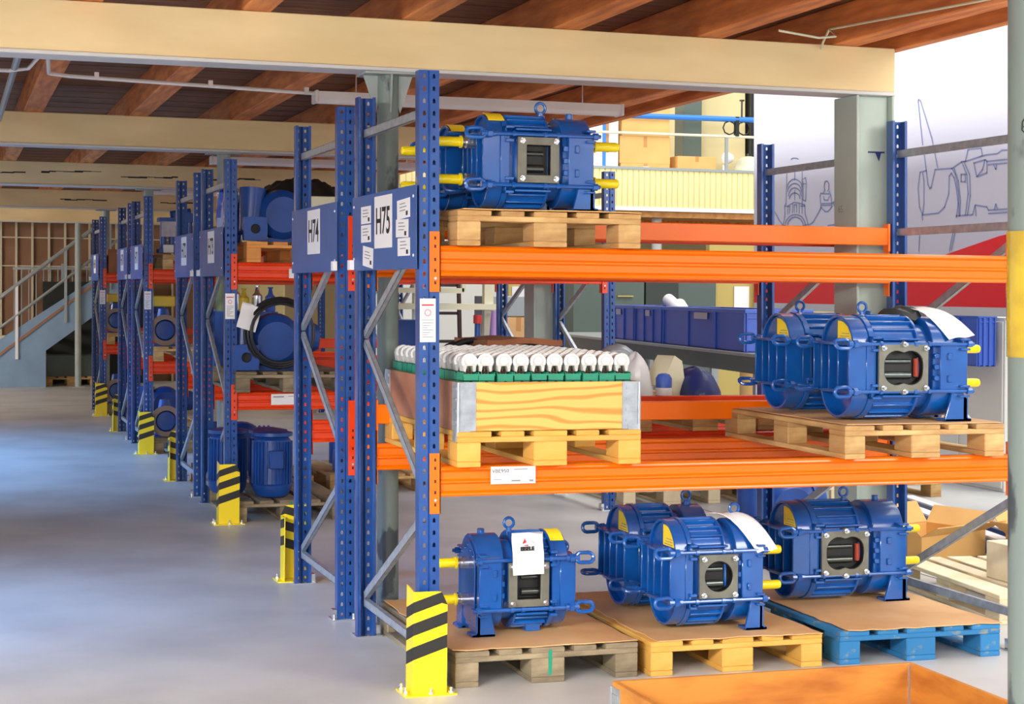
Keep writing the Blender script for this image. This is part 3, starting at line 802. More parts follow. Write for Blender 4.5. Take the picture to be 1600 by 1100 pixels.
#@@REST
# the big pumps
PZ = .1505
pump('rotary_pump', 'small blue pump with square port on the left floor pallet, yellow caps pointing left', .41, .315, .335, PZ, 0, flip=True, port='square', r=.135, a=.07, eye=.55, mid_foot=True, rot_seed=2)
pump('rotary_pump', 'blue pump with round grey port, front one of the pair on the middle floor pallet', .41, 1.16, .205, PZ, 0, port='round', eye=.84, rot_seed=1)
pump('rotary_pump', 'blue pump half hidden behind the round port pump on the middle floor pallet', .41, 1.15, .70, PZ, 0, port='round', eye=.84, rot_seed=3)
pump('rotary_pump', 'long blue pump with double round port on the blue floor pallet', .575, 1.985, .67, PZ, 0, eye=.56, rot_seed=2)
pump('rotary_pump', 'long blue pump with double round port on the lower beams, front one of the pair', .575, 2.0, .18, ZL + PZ, 0, eye=.22, rot_seed=1)
pump('rotary_pump', 'long blue pump behind another one on the lower beams at the right', .575, 1.985, .74, ZL + PZ, 0, eye=.22, rot_seed=2)
pump('rotary_pump', 'front blue pump on the top level, square port, yellow caps at both ends', .46, .305, .13, ZU + PZ, 0, port='square', r=.13, a=.065, eye=.58, shafts='both', rot_seed=2)
pump('rotary_pump', 'rear blue pump on the top level, mostly hidden behind the front post', .46, .30, .66, ZU + PZ, 0, port='square', r=.13, a=.065, eye=.58, shafts='both', rot_seed=1)
n = pump_tag(.525, .148, .592, .06, 0, 'printed sheet with a red mark hanging over the left floor pump', .070, .088)
for i, q in enumerate((((-.012, .03), (-.022, .005), (-.004, .012)), ((.004, .026), (.03, .010), (.034, .004)), ((-.02, -.002), (.002, .002), (.006, -.004)))):
    MB().add([(u - .004, -.0035 - .012 * 0, v - .052) for u, v in q] + [(u - .004, -.0030, v - .052) for u, v in q], [(0, 1, 2), (3, 4, 5)]).build('printed_mark', 'ink_red', n, smooth=False).location = (0, -.006, 0)
text('EISELE', .022, frame_m((-.004, -.0105, -.068), '-y'), 'ink', n, 'lettering', sx=1.05, bold=.0015)
def loose_sheet(c, label, bow=.012):
    """sheet of paper through four corners (x, y, z above the slab), sagging a little"""
    n = 8; vs = []; c = [Vector(q) for q in c]
    for j in range(n + 1):
        for i in range(n + 1):
            u, v = i / n, j / n
            p = (c[0] * (1 - u) + c[1] * u) * (1 - v) + (c[3] * (1 - u) + c[2] * u) * v
            vs.append((p.x, p.y, p.z + bow * math.sin(PI * v) + .003 * math.sin(9 * u + 5 * v)))
    o0 = Vector(vs[0]); vs = [tuple(Vector(q) - o0) for q in vs]
    fs = [(j * (n + 1) + i, j * (n + 1) + i + 1, (j + 1) * (n + 1) + i + 1, (j + 1) * (n + 1) + i) for j in range(n) for i in range(n)]
    o = MB().add(vs, fs).build('delivery_note', 'paper'); sm = o.modifiers.new('thickness', 'SOLIDIFY'); sm.thickness = .0012
    o.location = (o0.x, o0.y, o0.z - SL * o0.x); return tag(o, label, 'paper')
loose_sheet([(1.39, .26, .634), (1.52, .26, .634), (1.625, .015, .50), (1.53, .015, .49)], 'white sheet lying over the gear end of the round port pump', .055)
loose_sheet([(2.36, .24, 1.545), (2.46, .24, 1.552), (2.62, .03, 1.425), (2.48, .02, 1.412)], 'crumpled white sheet on top of the front pump on the lower beams', .045)
tb = MB(); r = random.Random(4)
tb.lathe([(.005, -.02), (.05, -.015), (.07, .01), (.06, .04), (.03, .055), (.004, .06)], (0, 0, 0), 'z', 14)
tb.v = [(x * (1.5 + .3 * math.sin(y * 60)), y * (1 + .25 * math.sin(x * 50)), z + .012 * math.sin(x * 70 + y * 40)) for x, y, z in tb.v]
o = tb.build('black_cloth', 'tarp_dark'); put(o, 2.36, .23, 1.495); tag(o, 'crumpled black cover lying on the front pump beside the white sheet', 'cover')

# ------------------------------------------------------------------ collar box with trays
def collar_hinge(parent, x, y, sx, sy, m='galvanised'):
    b = MB(); h = .198
    b.box(x, y, 0, x + sx * .075, y - sy * .0035, h); b.box(x, y, 0, x - sx * .0035, y + sy * .075, h)
    b.cyl((x, y - sy * .002, -.02), (x, y - sy * .002, h), .0075, n=8)
    for z in (.03, .075, .12, .165):
        b.box(x + sx * .012, y - sy * .0035, z, x + sx * .06, y - sy * .008, z + .012); b.box(x - sx * .0035, y + sy * .012, z, x - sx * .008, y + sy * .06, z + .012)
    b.box(x + sx * .004, y - sy * .0035, -.045, x + sx * .05, y - sy * .0075, .02); b.box(x - sx * .0035, y + sy * .004, -.045, x - sx * .0075, y + sy * .05, .02)
    return b.build('corner_hinge', m, parent, smooth=False)
t = thing('pallet_collar', 'yellow plywood collar box with galvanised corner hinges on the lower beams', 'crate', .155, -.055, ZL + .1455)
MB().box(.006, .006, 0, .794, .026, .198).build('front_panel', 'plywood', t, smooth=False, bevel=.002)
MB().box(.006, 1.174, 0, .794, 1.194, .198).build('rear_panel', 'plywood', t, smooth=False)
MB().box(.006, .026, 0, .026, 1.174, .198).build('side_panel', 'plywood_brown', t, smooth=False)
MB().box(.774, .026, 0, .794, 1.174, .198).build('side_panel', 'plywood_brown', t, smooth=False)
for x, y, sx, sy in ((.006, .006, 1, 1), (.794, .006, -1, 1), (.006, 1.194, 1, -1), (.794, 1.194, -1, -1)): collar_hinge(t, x, y, sx, sy)
# one wrapped castor in its green tray
def castor():
    t = thing('wrapped_castor', 'white wrapped castor standing in a small green tray in the collar box', 'castor', group='wrapped castors in green trays in the collar box')
    b = MB(); W, D_, H = .034, .040, .236
    b.box(-W, -D_, 0, W, -D_ + .002, H - .012); b.box(-W, D_ - .002, 0, W, D_, H); b.box(-W, -D_, 0, -W + .002, D_, H); b.box(W - .002, -D_, 0, W, D_, H); b.box(-W, -D_, .20, W, D_, .204)
    b.box(-W - .0015, -D_ - .002, H - .014, W + .0015, -D_, H - .006)
    b.add([(.013 * math.cos(a_), -D_ - .0006, H - .052 + .018 * math.sin(a_)) for a_ in [PI * i / 8 for i in range(9)]], [tuple(range(9))], 1)
    b.build('tray', ['tray_green', 'cavity'], t, smooth=False)
    f = MB()
    for s in (-1, 1): f.tube([(s * .010, -.008, .204), (s * .014, -.008, .24), (s * .008, -.004, .272)], .0035, 6); f.tube([(s * .018, .014, .204), (s * .020, .014, .25)], .003, 6)
    f.cyl((-.012, -.012, .236), (.012, -.012, .236), .004, n=6); f.lathe([(.018, .205), (.018, .212), (.008, .22), (.006, .25)], (0, 0, 0), 'z', 10)
    f.build('fork', 'fork_steel', t)
    c = MB(); n = 12
    po = [(.031 * math.cos(2 * PI * i / n) * 1.0, .277 + .034 * math.sin(2 * PI * i / n)) for i in range(n)]
    c.ext([(u, v) for u, v in po if v > .262] + [(-.026, .240), (-.017, .238), (-.012, .262), (.012, .262), (.017, .238), (.026, .240)], -.024, .026, 'y', m=1)
    c.tube([(.029 * math.cos(a_), -.022, .280 + .029 * math.sin(a_)) for a_ in [-.5 + (PI + 1) * i / 10 for i in range(11)]], .0065, 6)
    c.ext([(.020 * math.cos(a_), .284 + .016 * math.sin(a_)) for a_ in [2 * PI * i / 10 for i in range(10)]], -.027, -.023, 'y')
    c.build('wheel_wrap', ['white_plastic', 'wrap_grey'], t)
    return t
cp = castor(); ctab = {}
for q in C.objects:
    if q.parent: ctab.setdefault(q.parent.name, []).append(q)
r = random.Random(2); first = True
for j in range(13):
    for i in range(10):
        o = cp if first else copy_tree(cp, None, ctab); first = False
        put(o, .155 + .064 + .0745 * i + r.uniform(-.002, .002), -.055 + .075 + .0875 * j, ZL + .146, r.uniform(-.06, .06))

# collar crate in the foreground, empty
t = thing('pallet_collar', 'worn orange brown wooden collar crate in the foreground corner, empty', 'crate', .43, -2.2, 0.0)
L1, D1, H1 = 1.20, 1.15, .236
MB().box(0, D1 - .02, 0, L1, D1, H1).build('rear_panel', 'crate_orange', t, smooth=False, bevel=.002)
MB().box(0, 0, 0, .02, D1 - .02, H1).build('side_panel', 'crate_orange', t, smooth=False, bevel=.002)
MB().box(L1 - .02, 0, 0, L1, D1 - .02, H1).build('side_panel', 'crate_orange', t, smooth=False, bevel=.002)
MB().box(0, -.02, 0, L1, 0, H1).build('front_panel', 'crate_orange', t, smooth=False, bevel=.002)
MB().box(.02, 0, .004, L1 - .02, D1 - .02, .016).build('bottom_board', 'crate_orange', t, smooth=False)
for x, y, sx, sy in ((0, D1, 1, -1), (L1, D1, -1, -1)): collar_hinge(t, x, y, sx, sy).scale = (1, 1, 1.1)
MB().cyl((L1 - .021, D1 - .022, .0), (L1 - .021, D1 - .022, H1 - .004), .007, n=8).build('hinge_pin', 'zinc_bright', t)

# ------------------------------------------------------------------ loads on the racks farther back
def motor(x, y, z, label, R=.135, H=.36, group=None):
    t = thing('flange_motor', label, 'motor', x, y, z, group=group)
    MB().lathe([(R * .55, 0), (R * .8, .012), (R * .96, .05), (R, .09), (R * .92, .10), (R * .92, H * .86), (R * .8, H * .9), (R * 1.02, H * .92), (R * 1.02, H * .97), (R * .5, H)], n=32).build('casing', 'motor_blue', t)
    f = MB()
    for k in range(28):
        a_ = 2 * PI * k / 28; c, s_ = math.cos(a_), math.sin(a_)
        q = [(c * R * .9 - s_ * .003, s_ * R * .9 + c * .003), (c * R * .9 + s_ * .003, s_ * R * .9 - c * .003), (c * R * 1.03 + s_ * .002, s_ * R * 1.03 - c * .002), (c * R * 1.03 - s_ * .002, s_ * R * 1.03 + c * .002)]
        f.ext(q, .10, H * .84, 'z')
    f.build('cooling_fins', 'motor_blue', t, smooth=False, kind='stuff')
    MB().box(-.05, -R * 1.22, H * .45, .05, -R * .9, H * .72).build('terminal_box', 'motor_blue', t, smooth=False, bevel=.006)
    return t
def flange_pump(x, y, z, label, s=1.0, hose=False, tail=1, group=None, m='motor_blue'):
    """cast pump: round body facing the aisle, square suction flange, pipe stub and a finned motor behind"""
    t = thing('cast_pump', label, 'pump', x, y, z, group=group)
    b = MB(); b.lathe([(.02 * s, -.10 * s), (.12 * s, -.10 * s), (.165 * s, -.06 * s), (.175 * s, 0), (.165 * s, .08 * s), (.12 * s, .12 * s)], (.26 * s, 0, .185 * s), 'y', 24)
    b.cyl((.05 * s, -.02 * s, .05 * s), (.07 * s, 0, .36 * s), .075 * s, .09 * s, n=20); b.box(.12 * s, -.05 * s, 0, .42 * s, .12 * s, .03 * s)
    B_ = b.build('casing', m, t)
    f = MB(); n = 24
    hp = [(.062 * s + .032 * s * math.cos(2 * PI * i / n), .085 * s + .032 * s * math.sin(2 * PI * i / n)) for i in range(n)]
    op = []
    for i in range(n):
        th = 2 * PI * i / n; c, s_ = math.cos(th + 1e-6), math.sin(th + 1e-6); m_ = max(abs(c), abs(s_)) ** .85; op.append((.062 * s + .08 * s * c / m_, .085 * s + .08 * s * s_ / m_))
    f.hollow(op, hp, -.16 * s, -.10 * s, 'y'); f.ext(hp, -.11 * s, -.105 * s, 'y', m=1); f.build('square_flange', [m, 'cavity'], t)
    mb = MB(); mb.lathe([(.07 * s, 0), (.1 * s, .02 * s), (.1 * s, .28 * s), (.08 * s, .32 * s)], (.26 * s, .2 * s, .2 * s), 'x' if tail else 'y', 20)
    for k in range(7): mb.lathe([(.09 * s, .03 * s + .034 * s * k), (.112 * s, .032 * s + .034 * s * k), (.112 * s, .038 * s + .034 * s * k), (.09 * s, .04 * s + .034 * s * k)], (.26 * s, .2 * s, .2 * s), 'x', 20)
    mb.build('motor', m, t)
    if hose:
        h = MB()
        for k in range(3):
            R = (.215 - .015 * k) * s
            h.tube([(.27 * s + R * math.cos(a_), -.135 * s - .022 * k + .01 * math.sin(3 * a_ + k), .225 * s + R * math.sin(a_)) for a_ in [2 * PI * i / 28 for i in range(28)]], .0125, 8, closed=True)
        h = h.build('hose', 'hose_black'); h.location = (x, y - .01, z + .01 - SL * x)
        tag(h, 'coiled black hose hanging on the blue pump across the first aisle', 'hose')
    return t
def ring_pump(x, y, z, label, yellow=True, s=1, group=None):
    t = thing('ring_flange_pump', label, 'pump', x, y, z, group=group)
    n = 28; c = (.1 * s, .15 * s)
    P_ = lambda r_: [(c[0] + r_ * s * math.cos(2 * PI * i / n), c[1] + r_ * s * math.sin(2 * PI * i / n)) for i in range(n)]
    MB().hollow(P_(.145), P_(.10), -.12 * s, -.09 * s, 'y').build('ring_flange', 'worn_flange', t)
    MB().lathe([(.02 * s, -.115 * s), (.085 * s, -.11 * s), (.098 * s, -.09 * s), (.11 * s, 0), (.12 * s, .1 * s), (.08 * s, .22 * s)], (c[0], 0, c[1]), 'y', 24).build('casing', 'motor_blue', t)
    MB().cyl((c[0] - .005, -.02, c[1] + .08 * s), (c[0] - .01, -.02, c[1] + .2 * s), .07 * s, .045 * s, n=16).build('neck', 'motor_blue', t)
    if yellow: MB().box(-.02 * s, -.1 * s, .37 * s, .19 * s, .1 * s, .47 * s).build('cover', 'yellow_motor', t, smooth=False, bevel=.01)
    MB().box(0, -.08 * s, 0, .2 * s, .12 * s, .02).build('foot', 'motor_blue', t, smooth=False)
    return t
def carton(x, y, z, w_, d, h, label, m='box_card', rz=0, group=None, flaps=False, name='cardboard_box'):
    t = thing(name, label, 'box', x, y, z, rz, group)
    b = MB()
    if flaps:
        e = .006
        b.box(0, 0, 0, w_, e, h); b.box(0, d - e, 0, w_, d, h); b.box(0, e, 0, e, d - e, h); b.box(w_ - e, e, 0, w_, d - e, h); b.box(0, 0, 0, w_, d, e)
        bb = b.build('body', m, t, smooth=False)
        fb = MB(); fb.add([(0, 0, h), (w_, 0, h), (w_ + .03, -.14, h + .07), (-.03, -.14, h + .07)], [(0, 1, 2, 3)]); fb.add([(0, d, h), (w_, d, h), (w_ + .02, d + .1, h + .12), (-.02, d + .1, h + .12)], [(0, 1, 2, 3)])
        fb.add([(0, 0, h), (0, d, h), (-.12, d + .02, h + .08), (-.12, -.02, h + .08)], [(0, 1, 2, 3)]); fb.add([(w_, 0, h), (w_, d, h), (w_ + .1, d + .02, h + .1), (w_ + .1, -.02, h + .1)], [(0, 1, 2, 3)])
        o = fb.build('flap', m, t, smooth=False); sm = o.modifiers.new('thickness', 'SOLIDIFY'); sm.thickness = .005
    else:
        b.box(0, 0, 0, w_, d, h); b.build('body', m, t, smooth=False, bevel=.004)
        if m not in ('cabinet_green', 'cabinet_dark', 'black_metal', 'blue_rack', 'rail_grey', 'cream_steel'): MB().box(w_ / 2 - .025, -.0015, h * .0 + h * .6, w_ / 2 + .025, 0, h).box(w_ / 2 - .025, -.0015, h, w_ / 2 + .025, d, h + .0015).build('tape', 'tape_brown', t, smooth=False)
    return t
# rack across the first aisle (front loads)
YE = CY
pallet('pallet_orange', 'orange tinted pallet on the top level across the first aisle', .155, YE - .05, ZU)
pallet('pallet_grey', 'old grey pallet on the lower beams across the first aisle', .08, YE - .05, ZL)
pallet('pallet_grey', 'grey floor pallet across the first aisle carrying ribbed motors', .06, YE - .04, 0)
flange_pump(.165, YE + .2, ZU + .145, 'blue cast pump with square flange on the orange tinted pallet', 1.05)
flange_pump(.09, YE + .16, ZL + .145, 'blue pump behind the black hose coil on the lower beams across the first aisle', 1.12, hose=True)
tb = MB(); N_ = 18; vs = []
for j in range(N_ + 1):
    for i in range(N_ + 1):
        u, v = i / N_, j / N_
        vs.append((u * .55, v * .5, .10 * math.sin(PI * u) ** .7 * math.sin(PI * v) ** .5 + .015 * math.sin(u * 23 + v * 9) + .012 * math.sin(v * 31) - .10 * (2 * v - 1) ** 4))
tb.add(vs, [(j * (N_ + 1) + i, j * (N_ + 1) + i + 1, (j + 1) * (N_ + 1) + i + 1, (j + 1) * (N_ + 1) + i) for j in range(N_) for i in range(N_)])
o = tb.build('tarpaulin', 'tarp_dark'); sm = o.modifiers.new('thickness', 'SOLIDIFY'); sm.thickness = .004
put(o, .34, YE + .12, ZU + .145 + .36); tag(o, 'dark green tarpaulin draped over the pump on the orange tinted pallet', 'tarp')
def filmwrap(x, y, z, w_, d, h, label):
    n = 16; b = MB(); pr = []
    r_ = random.Random(5)
    for k, zz in enumerate((0, .2, .45, .7, .9, 1)):
        for i in range(n):
            a_ = 2 * PI * i / n; q = (.5 if k < 5 else .3) * (1 + r_.uniform(-.14, .14))
            b.v.append((w_ * q * math.cos(a_), d * q * math.sin(a_), zz * h))
    for k in range(5):
        for i in range(n): b.f.append((k * n + i, k * n + (i + 1) % n, (k + 1) * n + (i + 1) % n, (k + 1) * n + i)); b.m.append(0)
    b.f.append(tuple(range(5 * n, 6 * n))); b.m.append(0)
    o = b.build('film_wrapped_load', 'film_blue', smooth=False); put(o, x, y, z); return tag(o, label, 'load')
filmwrap(.13, YE + .55, ZU + .145, .17, .3, .40, 'shiny blue film wrapped load on the top level beside the post across the first aisle')
motor(.37, YE + .17, .145, 'ribbed blue motor standing upright on the floor pallet across the first aisle, in full view', .138, .47)
motor(.10, YE + .45, .145, 'ribbed blue motor half hidden behind the post across the first aisle', .138, .47)
motor(.42, YE + .62, .145, 'ribbed blue motor behind the other two across the first aisle', .138, .45)
pump_tag(.20, YE - .02, 1.50, .1, .3, 'white delivery sheet stuck on the blue pump across the first aisle', .07, .09, curl=.4)
for i, (x, m_, h) in enumerate(((.13, 'oil_green', .26), (.235, 'zinc_bright', .13), (.30, 'yellow_motor', .10), (.40, 'zinc_bright', .12), (.50, 'bin_blue', .11))):
    t = thing('valve_unit', ['tall pale green canister', 'left of the two silver valve units', 'small yellow actuator', 'right silver valve unit', 'small blue valve block'][i] + ' standing behind the blue pump across the first aisle', 'valve', x, YE + .95, ZL + .145 + .40)
    MB().lathe([(.035, 0), (.04, .01), (.04, h), (.02, h + .02), (.012, h + .06), (.02, h + .065), (.02, h + .075)], n=12).build('body', m_, t)
    MB().box(-.05, -.05, -.40, .05, .05, 0).build('stand', 'motor_blue', t, smooth=False)
carton(.60, YE + .1, ZU + .145, .26, .4, .33, 'cream box beside the tarpaulin on the top level across the first aisle', 'cream_steel', name='plastic_crate')
# second rack row of the first pair (behind the nearest rack)
YC = 1.1 + GAP
pallet('pallet_pine', 'floor pallet seen between the H74 and H75 posts, far behind them', 1.07, CY + 1.1 + GAP + .0, 0)
pallet('pallet_pine', 'pallet on the lower beams of the H74 rack behind the collar box', .40, YC - .0, ZL)
pallet('pallet_pine', 'pallet on the lower beams of the H74 rack under the white sack', 1.55, YC - .02, ZL)
flange_pump(1.16, CY + 1.1 + GAP + .35, .145, 'blue cast pump seen between the H74 and H75 posts, far behind them', 1.1)
carton(.175, YC + .30, ZU - .001, .42, .5, .36, 'cream carton on the top beams behind the nearest post', 'cream_steel', name='plastic_crate')
# heap on the H74 rack
def lump(name, x, y, z, sx, sy, sz, m, label, cat, seed=1, rough=.25):
    n, k = 18, 9; r_ = random.Random(seed); b = MB(); ph = [r_.uniform(0, 6) for _ in range(6)]
    for j in range(k):
        v = j / (k - 1) * PI / 2
        for i in range(n):
            a_ = 2 * PI * i / n
            f = 1 + rough * (math.sin(3 * a_ + ph[0]) * .5 + math.sin(5 * a_ + ph[1] + 2 * v) * .3 + math.sin(7 * v + ph[2]) * .25)
            b.v.append((sx * math.cos(v) * math.cos(a_) * f, sy * math.cos(v) * math.sin(a_) * f, sz * math.sin(v) * (1 + rough * .3 * math.sin(2 * a_ + ph[3])) if j else 0))
    for j in range(k - 1):
        for i in range(n): b.f.append((j * n + i, j * n + (i + 1) % n, (j + 1) * n + (i + 1) % n, (j + 1) * n + i)); b.m.append(0)
    b.f.append(tuple(range(n))[::-1]); b.m.append(0)
    o = b.build(name, m); put(o, x, y, z); return tag(o, label, cat)
zh = ZL + .145
lump('plastic_sack', 1.735, YC + .42, zh, .085, .12, .235, 'bag_white', 'white plastic sack behind the right corner of the collar box', 'sack', 3)
t = thing('pipe_elbow', 'large shiny grey pipe elbow arching over the white sack', 'pipe', 1.76, YC + .75, zh)
MB().tube([(.10 * math.cos(a_) * 1.3, 0, .02 + .22 * math.sin(a_)) for a_ in [PI * i / 12 for i in range(13)]], .045, 12).build('elbow', 'galvanised', t)
lump('folded_tarp', 2.10, YC + .45, zh, .14, .18, .165, 'tarp_navy', 'navy blue folded cover in the heap behind the pump pair', 'cover', 8, .12)
t = thing('machine_guard_part', 'beige folded sheet metal part leaning in the heap behind the collar box', 'part', 1.86, YC + .35, zh, .2)
b = MB(); b.add([(0, 0, 0), (.17, 0, 0), (.15, .02, .20), (.10, .02, .23), (0, 0, .07)], [(0, 1, 2, 3, 4)]); b.add([(.0, 0, .07), (.10, .02, .23), (.07, .14, .23), (-.03, .14, .07)], [(0, 1, 2, 3)])
o = b.build('panel', 'cream_steel', t, smooth=False); sm = o.modifiers.new('thickness', 'SOLIDIFY'); sm.thickness = .012
t = thing('blue_can', 'small blue and white can at the foot of the white sack', 'can', 1.80, YC + .18, zh)
MB().lathe([(.04, 0), (.043, .01), (.043, .12), (.03, .14), (.015, .145)], n=16).build('body', 'bin_blue', t)
MB().lathe([(.0437, .03), (.0437, .07)], n=16).build('label_band', 'paper', t)
t = thing('hose_bundle', 'black cable and hose tangle behind the white wrapped castors', 'hose', .86, YC + .4, zh)
r_ = random.Random(9); b = MB()
for k in range(6):
    cx_, R = r_.uniform(-.12, .14), r_.uniform(.09, .15)
    b.tube([(cx_ + R * math.cos(a_), .04 * k - .1 + .03 * math.sin(2 * a_), .20 + R * .8 * math.sin(a_)) for a_ in [2 * PI * i / 18 for i in range(18)]], .014, 6, closed=True)
b.build('loops', 'hose_black', t)
o = sheet('rubber_mat', 'rust coloured wavy mat lying behind the white wrapped castors', 'mat', .80, YC + .1, 1.20, YC + .7, zh + .28, 'cardboard_brown', .012, .03, seed=4)
carton(.62, YC + .12, zh, .7, .5, .275, 'low grey box under the rust coloured mat behind the collar box', 'rail_grey', name='storage_box')
# racks across the second and third aisle
for k, (yy, ty) in enumerate(((2 * CY, 'second'), (3 * CY, 'third'))):
    pallet('pallet_grey', 'grey pallet on the floor across the %s aisle' % ty, .1, yy - .03, 0)
    pallet('pallet_pine', 'pallet on the lower beams across the %s aisle' % ty, .1, yy - .03, ZL)
    ring_pump(.13, yy + .2, .145, 'blue pump with round ring flange on the floor pallet across the %s aisle' % ty, False, 1.05)
    ring_pump(.12, yy + .2, ZL + .145, 'blue ring flange pump with yellow cover on the lower beams across the %s aisle' % ty, True, 1.05)
    if k == 0:
        pallet('pallet_pine', 'pallet on the top level across the second aisle', .19, yy - .03, ZU)
        t = thing('hydraulic_unit', 'dark blue machine unit with upright tubes on the top level across the second aisle', 'machine', .2, yy + .2, ZU + .145)
        b = MB()
        for i in range(5): b.cyl((.03 + i * .085, .1, .04), (.03 + i * .085, .1, .36), .032, n=12)
        b.box(-.02, 0, .33, .42, .22, .37); b.box(-.02, 0, .02, .42, .22, .06); b.cyl((.1, .1, .40), (.3, .1, .43), .04, n=12); b.box(.12, .02, .37, .32, .16, .42)
        b.build('frame', 'motor_blue', t)
        for i in range(2): MB().box(.02 + i * .15, -.03, .02, .12 + i * .15, .0, .10).build('connector_block', 'paper', t, smooth=False, bevel=.006)
        MB().box(.0, -.004, .18, .14, -.001, .33).build('type_plate', 'paper_grey', t, smooth=False)
    else:
        carton(.12, yy + .0, ZU, .4, .4, .3, 'brown carton on the top beams across the third aisle', 'cardboard_brown')
for k, yy in ((1, CY + 1.1 + GAP), (2, 2 * CY + 1.1 + GAP)):
    pallet('pallet_pine', 'floor pallet in the rear row of the %s rack pair' % ['', 'second', 'third'][k], .14, yy, 0)
    flange_pump(.16, yy + .5, .145, 'blue cast pump on the floor in the rear row of the %s rack pair' % ['', 'second', 'third'][k], 1.1)
    pallet('pallet_pine', 'pallet on the lower beams in the rear row of the %s rack pair' % ['', 'second', 'third'][k], .14, yy, ZL)
    motor(.34, yy + .5, ZL + .145, 'upright ribbed motor in the rear row of the %s rack pair' % ['', 'second', 'third'][k], .12, .42)

# ------------------------------------------------------------------ lamps and conduits under the timber ceiling
for k, (x0, y0, L_) in enumerate(((.20, 3.0, 1.90), (.35, 3.0 + CY, 2.0), (.35, 3.0 + 2 * CY, 2.0))):
    t = thing('strip_lamp', ['long white strip lamp nearest the camera, behind the nearest cream beam', 'white strip lamp above the second aisle, unlit', 'farthest white strip lamp under the timber ceiling'][k], 'lamp', x0, y0, 2.68)
    b = MB(); b.ext([(-.055, .065), (.055, .065), (.05, .02), (.03, .0), (-.03, .0), (-.05, .02)], .02, L_ - .02, 'x'); b.build('diffuser', 'lamp_white', t, bevel=0)
    for xa in (0, L_ - .02): MB().box(xa, -.06, -.002, xa + .02, .06, .07).build('end_cap', 'lamp_white', t, smooth=False, bevel=.004)
    for x in (.25, L_ - .25): MB().cyl((x, 0, .065), (x, 0, .405), .004, n=6).build('suspension_rod', 'zinc_bright', t)
t = thing('cable_conduit', 'white conduit running below the joists from the left to the strip lamp', 'conduit', 0, 0, 0)
MB().tube([(-3.2, 3.0, 2.79), (-1.52, 3.0, 2.785), (-1.42, 2.9, 2.79), (-1.37, 2.2, 2.80), (-1.36, 1.36, 2.80)], .011, 8).build('pipe', 'lamp_white', t)
MB().tube([(-1.36, 1.36, 2.80), (-1.35, 2.3, 2.79), (-1.31, 2.95, 2.775), (-1.2, 3.0, 2.77), (.2, 3.0, 2.735)], .011, 8).build('pipe', 'lamp_white', t)
for x in (-1.05, -.42, .13):
    MB().box(x - .012, 2.985, 2.725 + (.2 - x) * .026, x + .012, 3.015, 2.765 + (.2 - x) * .026).build('clip', 'lamp_white', t, smooth=False)
t = thing('old_pipe', 'grey pipe running away along the ceiling at the left edge', 'pipe', -1.46, 1.4, 2.80)
MB().tube([(0, 0, 0), (-.0, 4.6, -.0)], .02, 8).build('pipe', 'rail_grey', t)
t = thing('ceiling_cable', 'thin pale cable hanging under the joists at the top right', 'cable', 0, 0, 0)
MB().tube([(1.98, .75, 2.875), (2.22, .8, 2.86), (2.34, .85, 2.88), (2.36, .95, 2.93), (2.4, .2, 2.90), (2.55, -.9, 2.88)], .006, 6).tube([(2.36, .95, 2.93), (2.38, 1.05, 2.88), (2.42, 1.14, 2.86)], .006, 6).build('cable', 'cream_steel', t)

# ------------------------------------------------------------------ staircase at the far left
t = thing('staircase', 'steel blue staircase rising to the right in front of the brown wall', 'stairs', 0, 21.6, 0, tilt=False)
sl = .865
def sy_(x): return .47 + .03 + (x + 1.033) * .765
b = MB(); pts = [(-2.2, sy_(-2.2) - .3), (-1.6, 0.0), (-.307, 0.0), (-.307, .59), (.45, 1.14), (1.4, 1.84), (1.4, sy_(1.4)), (-2.2, sy_(-2.2))]
pts = [(x, max(0, z)) for x, z in pts]
b.ext(pts, 0, .05, 'y'); b.build('stringer', 'stair_blue', t, smooth=False)
MB().ext([(x, sy_(x)) for x in (-1.7, 1.4)] + [(1.4, sy_(1.4) + .05), (-1.7, sy_(-1.7) + .05)], -.02, .07, 'y').build('stringer_cap', 'stair_edge', t, smooth=False)
b = MB()
for i in range(15):
    x = -1.6 + i * .215; z = sy_(x) - .02; 
    if x < 1.3: MB().box(x, .05, z - .03, x + .26, 1.0, z).build('tread', 'stair_edge', t, smooth=False)
for dz in (.92, .45):
    MB().tube([(-1.7, -.01, sy_(-1.7) + dz), (1.4, -.01, sy_(1.4) + dz)], .024, 8).build('handrail', 'rail_grey', t)
MB().tube([(-1.7, .98, sy_(-1.7) + .92), (1.4, .98, sy_(1.4) + .92)], .02, 8).build('handrail', 'rail_grey', t)
for x in (-1.4, -.76, .0, .7, 1.35): MB().box(x - .022, -.03, sy_(x) - (.25 if x > -1 else .1), x + .022, .01, sy_(x) + .92).build('rail_post', 'paper' if x == -.76 else 'rail_grey', t, smooth=False)
t = thing('landing_platform', 'low landing with vertical bar railing behind the staircase', 'platform', 0, 22.75, 0, tilt=False)
MB().box(-3.0, -.05, .66, 1.4, .4, .80).build('slab', 'cream_steel', t, smooth=False); MB().box(-3.0, 0, 0, 1.4, .35, .66).build('wall_panel', 'stair_blue', t, smooth=False)
MB().box(-.78, -.04, 1.90, 1.4, -.0, 1.94).build('top_rail', 'rail_grey', t, smooth=False)
for i in range(19):
    x = -.76 + i * .118; MB().box(x - .008, -.03, .80, x + .008, -.012, 1.9).build('railing_bar', 'rail_grey', t, smooth=False)
MB().box(.0, -.06, .8, .05, .0, 2.0).build('rail_post', 'rail_grey', t, smooth=False)
t = thing('storage_box', 'grey storage box in the dark recess under the stairs', 'box', -.28, 22.2, .12)
MB().box(0, 0, 0, .9, .4, .38).build('body', 'cabinet_green', t, smooth=False, bevel=.02)
t = pallet('pallet_pine', 'pallet under the stairs at the far left', -.28, 22.0, 0)
